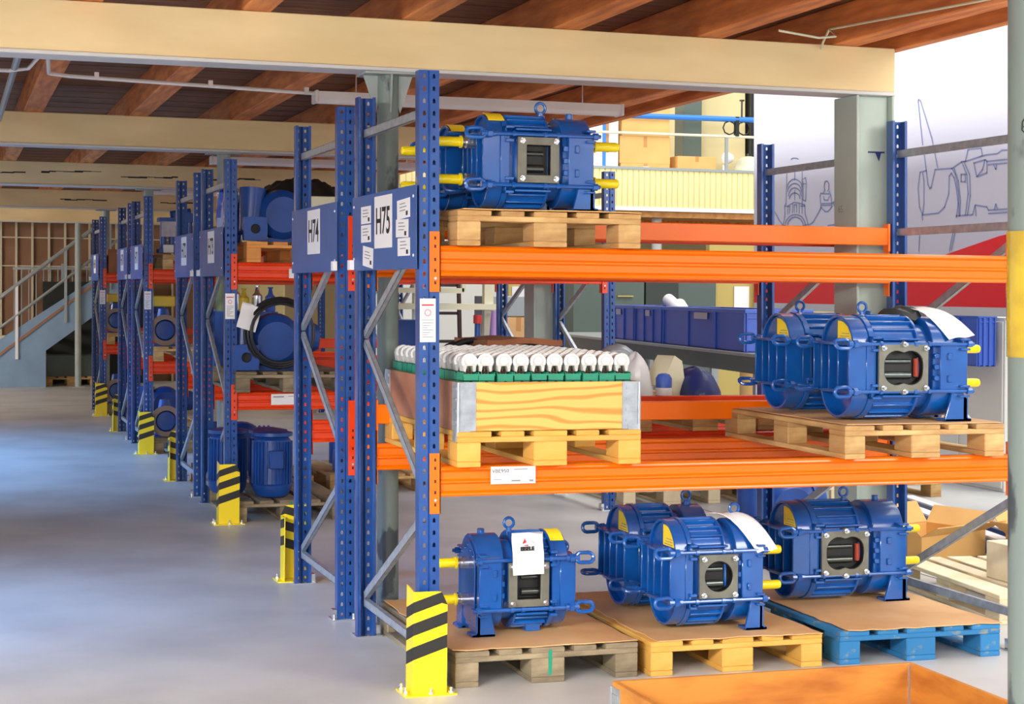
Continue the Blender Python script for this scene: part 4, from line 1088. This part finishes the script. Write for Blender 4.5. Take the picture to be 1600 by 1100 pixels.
slopebox('stair_shade_panel', -.3, 22.68, 0, 1.5, 22.72, 1.7, 'crack_and_stair_shade')  # dark sheet added below the stairs, its colour carries the shade there

# ------------------------------------------------------------------ mezzanine and open hall on the right
t = thing('mezzanine', 'pale yellow clad gallery with blue handrail beyond the top level', 'gallery', 0, 14, 0)
MB().box(3.0, .05, 2.60, 13, 4.2, 2.70).build('deck', 'osb', t, smooth=False)
MB().box(3.0, -.02, 2.68, 13, .05, 2.73).build('lower_trim', 'paper', t, smooth=False); MB().box(3.0, -.03, 3.215, 13, .04, 3.25).build('upper_trim', 'rail_grey', t, smooth=False)
cm_ = MB().ext([(0, 0), (.064, 0), (.07, .012), (.078, .012), (.078, .02), (0, .02)], 0, .487, 'z').mesh('cladding_panel', 'cladding', False)
x = 3.0; 
while x < 12.9: inst(cm_, 'cladding_panel', t, (x, -.005, 2.729)); x += .0785
for x in (3.6, 5.2, 6.28, 8.02, 9.6, 11.2): MB().box(x - .02, 0, 3.2, x + .02, .03, 3.93 if x != 8.02 else 3.70).build('rail_post', 'rail_blue' if x == 6.28 else 'rail_grey', t, smooth=False)
MB().tube([(3, 0, 3.90), (13, 0, 3.95)], .036, 8).build('handrail', 'rail_blue', t); MB().tube([(3, 0, 3.68), (13, 0, 3.71)], .018, 8).build('mid_rail', 'cream_steel', t)
for x in (4.2, 7.15, 10.5): MB().cyl((x, .3, 0), (x, .3, 2.6), .07, n=12).build('support_column', 'pale_steel', t)
for y in (.9, 1.9, 2.9): MB().box(3, y, 2.42, 13, y + .12, 2.60).build('floor_joist', 'joist_wood', t, smooth=False)
zm = 2.70
for i, (x, w_, z0, h, lab) in enumerate(((6.66, .70, 0, .62, 'lower big carton of the stack on the gallery'), (6.65, .72, .62, .36, 'middle carton of the stack on the gallery'), (6.68, .68, .98, .42, 'top carton of the stack on the gallery'), (6.30, .32, 0, 1.25, 'tall white carton at the left end of the gallery'), (7.48, .56, .56, .18, 'low carton with a tape strip behind the gallery railing'))):
    carton(x, 14.3, zm + z0, w_, .5, h, lab, 'box_card' if i != 3 else 'paper', group=None)
carton(7.40, 14.35, zm, .6, .5, .56, 'plain carton hidden behind the gallery cladding', 'box_card')
t = thing('grinder_stand', 'black ring shaped machine on the gallery railing', 'machine', 8.22, 14.0, 3.70)
MB().tube([(-.13 + .09 * math.cos(a_), 0, .11 + .09 * math.sin(a_)) for a_ in [2 * PI * i / 8 for i in range(8)]], .010, 6, closed=True).tube([(.08 + .09 * math.cos(a_), 0, .11 + .09 * math.sin(a_)) for a_ in [2 * PI * i / 8 for i in range(8)]], .010, 6, closed=True).build('ring', 'black_metal', t)
MB().box(-.05, -.03, .0, .0, .03, .26).build('body', 'black_metal', t, smooth=False); MB().cyl((.05, 0, .2), (.05, 0, .48), .013, n=8).cyl((.05, 0, .47), (.05, 0, .49), .035, n=8).build('pin', 'black_metal', t)
t = thing('desk_fan', 'small white and chrome fan on the gallery', 'fan', 8.08, 14.15, 3.16)
MB().lathe([(.08, 0), (.08, .02), (.02, .04), (.02, .16)], n=14).build('base', 'zinc_bright', t); MB().lathe([(.01, -.05), (.07, -.03), (.085, .02), (.05, .09), (.01, .1)], (0.03, 0, .26), 'x', 14).build('head', 'paper', t)
lump('dust_cap', 6.95, 14.12, 3.20, .10, .08, .07, 'paper', 'white rounded cap lying on the gallery edge', 'cap', 2, .05)
t = thing('white_tank', 'cream rounded tank at the right end of the gallery', 'tank', 8.56, 14.4, 2.71); MB().lathe([(.18, 0), (.2, .02), (.2, .62), (.17, .70), (.1, .75), (.02, .77)], n=20).build('body', 'cream_steel', t); MB().cyl((0, 0, .76), (0, 0, .80), .04, n=12).build('cap', 'black_metal', t)
carton(8.88, 15.0, 2.71, .30, .3, 2.4, 'tall black cabinet behind the gallery, beside the banner', 'black_metal', name='cabinet')
carton(7.74, 14.72, 2.71, .27, .3, 2.2, 'grey-blue locker between the cartons and the cream pillar on the gallery', 'cabinet_green', name='cabinet')
slopebox('wall_pier', 8.08, 15.1, 2.7, 8.86, 15.6, 6.2, 'wall_cream')
slopebox('wall_upper', 3.0, 18.2, 2.7, 17.5, 18.35, 6.4, 'wall_cream')

# banner wall with line drawings
XB = 6.0
t = thing('printed_banner', 'big white banner with blue line drawings and a red lower swoosh', 'banner', 0, 0, 0, tilt=False)
b = MB(); b.box(XB, 2.2, 1.45, XB + .05, 9.06, 4.6)
b.v = [(x, y, z - SL * x) for x, y, z in b.v]; b.build('sheet', 'banner_white', t, smooth=False)
b = MB()
def poly(pts, m, d=.003): b.add([(XB - d, y, z - SL * XB) for y, z in pts] + [(XB + .001, y, z - SL * XB) for y, z in pts], [tuple(range(len(pts))), tuple(range(len(pts), 2 * len(pts)))[::-1]] + [(i, (i + 1) % len(pts), (i + 1) % len(pts) + len(pts), i + len(pts)) for i in range(len(pts))], m)
poly([(9.055, 1.52), (7.0, 1.52), (7.0, 2.04), (7.6, 1.94), (8.2, 1.87), (9.055, 1.80)], 0)
poly([(6.95, 1.52), (2.2, 1.52), (2.2, 2.42), (3.6, 2.22), (4.83, 2.075), (5.6, 1.94), (6.3, 1.84), (6.95, 1.78)], 0)
poly([(9.055, 1.45), (2.2, 1.45), (2.2, 1.52), (9.055, 1.52)], 1)
b.build('coloured_field', ['banner_red', 'banner_grey'], t, smooth=False)
DR = [[(8.34,2.775),(8.36,2.43),(8.39,2.408),(8.38,2.323),(8.42,2.217)],[(8.18,2.764),(8.18,2.646)],[(8.03,2.754),(8.03,2.637),(8.03,2.426)],[(8.11,2.842),(8.11,2.846),(8.12,2.851),(8.14,2.855),(8.16,2.858),(8.18,2.861),(8.2,2.862),(8.22,2.861),(8.24,2.859),(8.25,2.856),(8.25,2.851)],[(8.03,2.571),(8.04,2.597),(8.06,2.62),(8.1,2.638),(8.14,2.651),(8.18,2.658),(8.22,2.657),(8.26,2.648),(8.3,2.633),(8.32,2.613),(8.33,2.588)],[(8.04,2.528),(8.05,2.554),(8.07,2.577),(8.1,2.597),(8.14,2.61),(8.18,2.616),(8.22,2.615),(8.26,2.606),(8.29,2.59),(8.32,2.568),(8.32,2.543)],[(8.05,2.486),(8.06,2.511),(8.07,2.534),(8.1,2.553),(8.14,2.567),(8.18,2.573),(8.22,2.571),(8.26,2.561),(8.28,2.545),(8.3,2.524),(8.31,2.499)],[(8.07,2.463),(8.08,2.482),(8.09,2.498),(8.12,2.512),(8.15,2.521),(8.18,2.525),(8.21,2.524),(8.24,2.518),(8.26,2.507),(8.28,2.492),(8.29,2.474)],[(8.18,2.551),(8.18,2.457)],[(8.33,2.321),(8.32,2.404),(8.2,2.434),(8.1,2.424),(7.98,2.401),(7.97,2.313)],[(8.29,2.332),(8.28,2.396)],[(8.23,2.335),(8.22,2.424)],[(8.19,2.339),(8.19,2.41),(8.14,2.408),(8.14,2.337)],[(8.09,2.324),(8.09,2.415)],[(8.03,2.426),(8.03,2.321)],[(8.38,2.407),(8.28,2.396)],[(8.06,2.392),(7.97,2.389)],[(7.96,2.196),(7.97,2.23),(8.0,2.262),(8.04,2.289),(8.1,2.307),(8.17,2.315),(8.23,2.312),(8.29,2.298),(8.34,2.275),(8.37,2.245),(8.38,2.21)],[(8.01,2.197),(8.01,2.225),(8.04,2.25),(8.07,2.271),(8.12,2.285),(8.17,2.291),(8.22,2.289),(8.26,2.278),(8.3,2.26),(8.32,2.236),(8.33,2.208)],[(8.42,2.217),(8.33,2.209)],[(7.97,2.313),(7.91,2.212),(8.01,2.203)],[(7.9,2.205),(7.81,2.231),(7.67,2.347),(7.65,2.363)],[(8.43,2.224),(8.51,2.28),(8.61,2.369)],[(8.63,2.515),(8.61,2.466),(8.62,2.381)],[(8.01,2.647),(7.96,2.659),(7.95,2.62),(7.96,2.435),(8.01,2.449),(8.01,2.624)],[(8.01,2.601),(7.96,2.602)],[(7.53,2.506),(7.51,2.524),(7.51,2.549),(7.51,2.575),(7.53,2.595),(7.55,2.603),(7.58,2.598),(7.59,2.58),(7.6,2.555),(7.59,2.529),(7.58,2.509)],[(7.6,2.515),(7.62,2.487),(7.66,2.495),(7.68,2.467),(7.66,2.363),(7.58,2.32),(7.53,2.318),(7.45,2.36),(7.47,2.457),(7.5,2.504)],[(7.65,2.397),(7.46,2.391)],[(7.65,2.38),(7.47,2.374)],[(7.61,2.487),(7.5,2.481)],[(7.61,2.464),(7.6,2.429),(7.53,2.423),(7.5,2.458)],[(7.45,2.388),(7.39,2.413),(7.31,2.382),(7.31,2.292)],[(7.39,2.41),(7.37,2.294),(7.38,2.193),(7.53,2.187)],[(7.43,2.398),(7.36,2.305),(7.34,2.186)],[(5.91,2.808),(5.98,3.184),(5.97,3.197),(5.94,3.178),(5.77,2.851),(5.68,2.601)],[(5.89,2.752),(5.83,2.476),(5.8,2.436),(5.78,2.445),(5.72,2.59),(5.47,2.584),(5.33,2.627),(5.27,2.627),(5.07,2.651),(4.98,2.658),(4.84,2.656),(4.78,2.679),(4.71,2.674)],[(5.85,2.59),(5.95,2.581),(5.98,2.456),(5.96,2.291),(5.91,2.223),(5.67,2.227),(5.58,2.274),(5.52,2.378),(5.51,2.523),(5.48,2.546),(5.44,2.506),(5.41,2.425),(5.38,2.291),(5.41,2.18)],[(5.91,2.573),(5.89,2.506),(5.89,2.315),(5.91,2.227)],[(5.47,2.584),(5.42,2.532),(5.38,2.397),(5.37,2.199)],[(5.44,2.585),(5.38,2.476),(5.35,2.316),(5.36,2.192)],[(5.33,2.627),(5.26,2.521),(5.24,2.364),(5.28,2.195)],[(5.3,2.628),(5.22,2.519),(5.21,2.349),(5.25,2.194)],[(5.34,2.526),(5.28,2.523),(5.28,2.462),(5.34,2.467),(5.34,2.526)],[(5.28,2.628),(5.24,2.718),(5.06,2.716),(5.04,2.652)],[(5.16,2.606),(5.0,2.621),(4.98,2.606),(4.98,2.517),(5.12,2.493),(5.16,2.606)],[(5.11,2.499),(5.04,2.546),(5.01,2.619)],[(4.98,2.606),(4.71,2.603)],[(4.97,2.58),(4.71,2.575)],[(4.89,2.572),(4.86,2.537),(4.85,2.572)],[(5.41,2.194),(5.18,2.194),(5.14,2.27),(4.98,2.247),(4.96,2.221),(4.71,2.22)],[(5.14,2.268),(5.13,2.183)],[(4.96,2.195),(4.71,2.195)],[(4.88,2.224),(4.86,2.265),(4.84,2.225)],[(5.92,2.223),(5.91,2.179)],[(5.95,2.104),(5.97,1.92)],[(5.44,2.102),(5.51,1.911)],[(5.41,2.101),(5.48,1.917)],[(5.23,2.108),(5.22,2.082),(5.03,2.08),(5.03,2.105)],[(5.12,2.105),(5.12,2.081)]]
b = MB()
for pl in DR:
    for (y0, z0), (y1, z1) in zip(pl, pl[1:]):
        d = Vector((y1 - y0, z1 - z0)); 
        if d.length < 1e-4: continue
        n_ = Vector((-d.y, d.x)).normalized() * .006; e = d.normalized() * .003
        q = [(y0 + n_.x - e.x, z0 + n_.y - e.y), (y0 - n_.x - e.x, z0 - n_.y - e.y), (y1 - n_.x + e.x, z1 - n_.y + e.y), (y1 + n_.x + e.x, z1 + n_.y + e.y)]
        b.add([(XB - .0045, y, z) for y, z in q], [(0, 1, 2, 3)])
b.build('line_drawing', 'banner_line', t, smooth=False, kind='stuff')
for y in (2.3, 9.0): MB().box(XB + .05, y, -SL * XB, XB + .11, y + .06, 4.5).build('post', 'rail_grey', t, smooth=False)

# partition, bins and shelf seen below the banner
t = thing('white_cabinet', 'white panel cabinet below the banner', 'cabinet', 6.45, 5.42, 0)
MB().box(0, 0, 0, .5, 1.3, 1.435).build('body', 'wall_light', t, smooth=False, bevel=.005)
MB().box(-.012, .02, .03, 0, .63, 1.40).build('door', 'wall_light', t, smooth=False, bevel=.003); MB().box(-.012, .66, .03, 0, 1.28, 1.40).build('door', 'wall_light', t, smooth=False, bevel=.003)
def bin_box(x, y, z, w_, d, h, rz, label, papers=False):
    t = thing('storage_bin', label, 'bin', x, y, z, rz)
    b = MB(); e = .012
    b.box(0, 0, 0, w_, e, h); b.box(0, d - e, 0, w_, d, h); b.box(0, e, 0, e, d - e, h); b.box(w_ - e, e, 0, w_, d - e, h); b.box(0, 0, 0, w_, d, e); b.box(-.012, -.012, h - .03, w_ + .012, e, h); b.box(-.012, d - e, h - .03, w_ + .012, d + .012, h); b.box(-.012, e, h - .03, e, d - e, h); b.box(w_ - e, e, h - .03, w_ + .012, d - e, h)
    for i in range(4):
        u = w_ * i / 3; b.box(max(0, u - .012), -.014, 0, min(w_, u + .012), 0, h - .03); b.box(max(0, u - .012), d, 0, min(w_, u + .012), d + .014, h - .03)
    for i in range(4):
        v = d * i / 3; b.box(-.014, max(0, v - .012), 0, 0, min(d, v + .012), h - .03)
    b.box(0, -.010, h - .07, w_, 0, h - .06)
    b.build('body', 'bin_blue', t, smooth=False, bevel=.003)
    MB().box(-.016, d * .42, h * .72, -.013, d * .58, h * .88).build('label_holder', 'banner_white', t, smooth=False)
    return t
bin_box(6.26, 5.50, 1.03, .16, .82, .43, 0, 'blue bin hanging on the white cabinet below the banner')
# roller bench running away with its row of blue bins
t = thing('workbench', 'long grey bench running away behind the racks with blue bins on it', 'bench', 3.60, 4.2, 0, -.105)
MB().box(0, 0, 1.16, .62, 6.2, 1.185).build('top', 'rail_grey', t, smooth=False, bevel=.004); MB().box(.02, .02, 1.04, .05, 6.18, 1.16).build('apron', 'cabinet_green', t, smooth=False)
for y in (.1, 2.5, 4.3, 6.05): 
    MB().box(.03, y, 0, .09, y + .06, 1.16).build('leg', 'rail_grey', t, smooth=False); MB().box(.53, y, 0, .59, y + .06, 1.16).build('leg', 'rail_grey', t, smooth=False)
for i, (d0, d, lab) in enumerate(((.30, 1.95, 'nearest long blue bin on the grey bench'), (2.30, .78, 'middle blue bin on the grey bench'), (3.12, .95, 'farthest blue bin on the grey bench'))):
    s_, c_ = math.sin(-.105), math.cos(-.105)
    bin_box(3.60 - s_ * d0 + .04 * c_, 4.2 + c_ * d0, 1.187, .5, d, .31, -.105, lab)
for i, (dx, dy, dz, lab) in enumerate(((.42, 2.75, .22, 'upper white paper roll sticking out of the middle blue bin'), (.40, 2.55, .18, 'lower white paper roll in the middle blue bin'))):
    t = thing('paper_roll', lab, 'roll', 3.6 + dx + .2, 4.2 + dy, 1.187 + dz, -.2 - .1 * i)
    MB().cyl((0, -.5, -.02), (0, .35, .14), .055, n=16).build('roll', 'paper', t)
# cabinets, boards and things along the hall wall under the gallery
slopebox('wall_partition', 3.0, 13.2, 0, 5.02, 13.3, 2.55, 'wall_light')
t = carton(5.2, 12.2, 0, 0.9, .5, 1.95, 'dark green-grey filing cabinet under the gallery, left', 'cabinet_green', name='cabinet'); MB().box(.55, -.03, 1.56, .75, 0, 1.575).build('handle', 'board_yellow', t, smooth=False)
carton(6.12, 12.2, 0, 0.42, .5, 1.95, 'dark narrow cabinet under the gallery, middle', 'cabinet_dark', name='cabinet')
carton(6.56, 12.25, 0, 0.5, .5, 1.95, 'dark green-grey cabinet under the gallery, right', 'cabinet_green', name='cabinet')

slopebox('wall_panel', 7.06, 12.4, 0, 9.8, 12.5, 2.45, 'board_yellow')
t = thing('notice_sheet', 'white notice on the yellow panel under the gallery', 'notice', 7.38, 12.38, 1.42); MB().box(0, 0, 0, .2, .012, .28).build('sheet', 'paper', t, smooth=False)
t = thing('chipboard_sheet', 'strip of chipboard leaning on the yellow panel', 'board', 7.62, 12.3, 0, 0); MB().box(0, 0, 0, .2, .03, 2.1).build('board', 'osb', t, smooth=False)
t = thing('door_frame_strip', 'bright white upright strip beside the H74 rack\'s far post', 'post', 7.86, 11.9, 0); MB().box(0, 0, 1.1, .12, .05, 1.8).build('strip', 'paper', t, smooth=False); MB().box(.03, .0, 0, .09, .05, 1.1).build('leg', 'rail_grey', t, smooth=False)
t = thing('yellow_board', 'yellow board with a framed notice on the light partition', 'board', 4.72, 13.15, .95); MB().box(0, 0, 0, .72, .03, .85).build('board', 'board_yellow', t, smooth=False); MB().box(.04, -.02, .38, .26, 0, .72).build('frame', 'paper', t, smooth=False)
t = thing('kraft_roll', 'upright roll of brown kraft paper behind the pump pair', 'roll', 5.12, 7.3, 0); MB().cyl((0, 0, 0), (0, 0, 1.16), .13, n=24).build('roll', 'box_card', t)
t = thing('tube_stack', 'stack of shiny wrapped tubes beside the kraft roll', 'tubes', 5.45, 7.4, 0)
for i in range(8): MB().cyl((-.14, 0, .45 + .09 * i), (.20, 0, .45 + .09 * i), .04, n=10).build('tube', 'zinc_bright', t)
MB().box(-.1, -.04, 0, .16, .04, .42).build('stand', 'rail_grey', t, smooth=False)
# cream steel stand and ladder seen left of the concrete-grey column
t = thing('cream_stand', 'cream steel stand with two shelves seen above the wrapped castors', 'stand', 2.2, 9.0, 0)
MB().box(.90, 0, 0, .99, .08, 2.1).build('upright', 'cream_steel', t, smooth=False); MB().box(.2, 0, 0, .28, .08, 2.1).build('upright', 'cream_steel', t, smooth=False)
MB().box(.0, -.05, 1.43, 1.02, .4, 1.485).build('shelf', 'cream_steel', t, smooth=False); MB().box(.0, -.05, 1.585, .68, .4, 1.635).build('shelf', 'cream_steel', t, smooth=False); MB().box(.66, -.05, 1.6, .70, -.01, 1.70).build('stop', 'cream_steel', t, smooth=False)
t = thing('step_ladder', 'dark brown ladder leaning behind the cream stand', 'ladder', 2.75, 9.5, 0)
for x in (0, .32): MB().tube([(x - .03, 0, 0), (x + .0, .3, 1.9)], .022, 6).build('rail', 'ladder_brown', t)
for i in range(6): MB().box(-.02, .04 + .046 * i, .25 + .28 * i, .31, .08 + .046 * i, .28 + .28 * i).build('rung', 'ladder_brown', t, smooth=False)
t = thing('hand_tool', 'blue and red hand tool hanging beside the ladder', 'tool', 3.0, 8.9, 0)
MB().cyl((0, 0, 1.0), (0, 0, 1.32), .028, n=10).build('shaft', 'blue_rack', t); MB().cyl((0, 0, 1.30), (0, 0, 1.38), .04, n=10).build('handle', 'tool_red', t); MB().box(-.06, -.03, 0, .06, .03, 1.0).build('stand', 'rail_grey', t, smooth=False)
t = thing('plastic_wrapped_pole', 'pale purple wrapped pole hanging from the cream stand', 'pole', 3.15, 8.85, 0)
MB().lathe([(.03, .8), (.05, .9), (.045, 1.2), (.03, 1.42)], n=10).build('wrap', 'purple', t); MB().cyl((0, 0, 0), (0, 0, .82), .02, n=8).build('pole', 'rail_grey', t)
carton(2.0, 8.3, 0, .40, .5, 1.34, 'blue machine housing seen just left of the nearest post', 'blue_rack', name='machine_housing')
for i, (x, z, h) in enumerate(((3.35, 0, 1.0), (3.35, 1.0, .35), (3.35, 1.36, .2))):
    carton(x, 9.6, z, .62, .5, h, ['bottom carton', 'middle carton', 'top carton'][i] + ' of the stack beside the far red banner part', 'cardboard' if i != 2 else 'rail_grey')
lump('blue_bag', 3.42, 9.4, 0, .2, .15, 1.25, 'film_blue', 'tall blue plastic bag between the far blue posts', 'bag', 6, .2)

# ------------------------------------------------------------------ floor things beyond the right frame
pallet('pallet_pale', 'pale new pallet on the floor beyond the right end of the nearest rack', 3.10, .55, 0, -.10)
t = thing('wooden_crate', 'small pale crate with dark edges on the pale pallet', 'crate', 3.36, .75, .1455)
MB().box(0, 0, 0, .5, .3, .19).build('body', 'pallet_pale', t, smooth=False, bevel=.003); MB().box(.0, -.02, 0, .03, 0, .2).build('edge_board', 'pallet_grey', t, smooth=False); MB().box(.05, -.02, 0, .07, 0, .19).build('edge_strip', 'cabinet_dark', t, smooth=False)
carton(3.75, 2.3, 0, .62, .45, .16, 'open carton with spread flaps on the floor beyond the right frame', 'box_card', .35, flaps=True)
carton(4.45, 1.9, 0, .55, .45, .16, 'second open carton beside the first on the floor at the right', 'box_card', .2, flaps=True)
for i, (xa, ya, xb, yb) in enumerate(((5.05, 4.6, 4.55, 2.0), (4.80, 4.4, 4.30, 1.9))):
    L_ = math.hypot(xb - xa, yb - ya); an = math.atan2(yb - ya, xb - xa)
    t = thing('steel_profile', ['far long blue steel profile lying on the hall floor', 'near long blue steel profile lying on the hall floor'][i], 'beam', xa, ya, 0, an)
    b = MB(); b.box(0, -.05, 0, L_ + 1.2, .05, .012); b.box(0, -.006, .012, L_ + 1.2, .006, .10); b.box(0, -.05, .10, L_ + 1.2, .05, .112, 1); b.build('profile', ['blue_rack', 'paper'], t, smooth=False)
for i, (x, y, z, m_, rz, lab) in enumerate(((3.05, 5.3, 0, 'pallet_pale', 0, 'pale pallet on the hall floor seen under the front beam, left'), (4.0, 5.15, 0, 'pallet_pale', -.05, 'lower pale pallet of the short stack on the hall floor'), (4.02, 5.2, .1445, 'pallet_pale', .03, 'upper pale pallet of the short stack on the hall floor'), (4.98, 5.25, 0, 'pallet_pine', .04, 'pine pallet on the hall floor seen right of the far post'))):
    pallet(m_, lab, x, y, z, rz)
flange_pump(3.05, 3.3, 0.0, 'blue cast pump on the hall floor behind the long floor pump', 1.2)
# orange shelf with sacks and a small pump near the back wall
t = thing('small_rack', 'distant orange shelf beside the taped column', 'rack', 12.9, 15.6, 0)
MB().box(0, 0, 1.28, 1.6, .6, 1.36).build('shelf', 'orange_beam', t, smooth=False); MB().box(0, 0, 2.0, 1.6, .6, 2.1).build('shelf', 'orange_beam', t, smooth=False)
for x in (0, 1.5): MB().box(x, 0, 0, x + .08, .08, 2.1).build('upright', 'galvanised', t, smooth=False); MB().box(x, .52, 0, x + .08, .6, 2.1).build('upright', 'galvanised', t, smooth=False)
for i, (dx, h) in enumerate(((.15, .45), (.42, .38), (.75, .42), (1.1, .36))):
    lump('brown_sack', 12.9 + dx + .1, 15.9, 1.365, .12, .14, h, 'cardboard_brown' if i % 2 else 'cardboard', '%s sack on the distant orange shelf' % ['left brown', 'second brown', 'third tan', 'right brown'][i], 'sack', i + 20, .1)
flange_pump(13.0, 15.6, .02, 'distant blue pump on the floor under the orange shelf', 1.7)
t = thing('floor_rail', 'white rail lying on the hall floor at the far right', 'rail', 6.6, 5.1, 0, 1.02)
MB().tube([(0, 0, .05), (9.5, 0, .05)], .045, 8).build('rail', 'paper', t)
MB().box(1.2, -.05, 0, 1.3, .05, .01).build('foot', 'rail_grey', t, smooth=False)
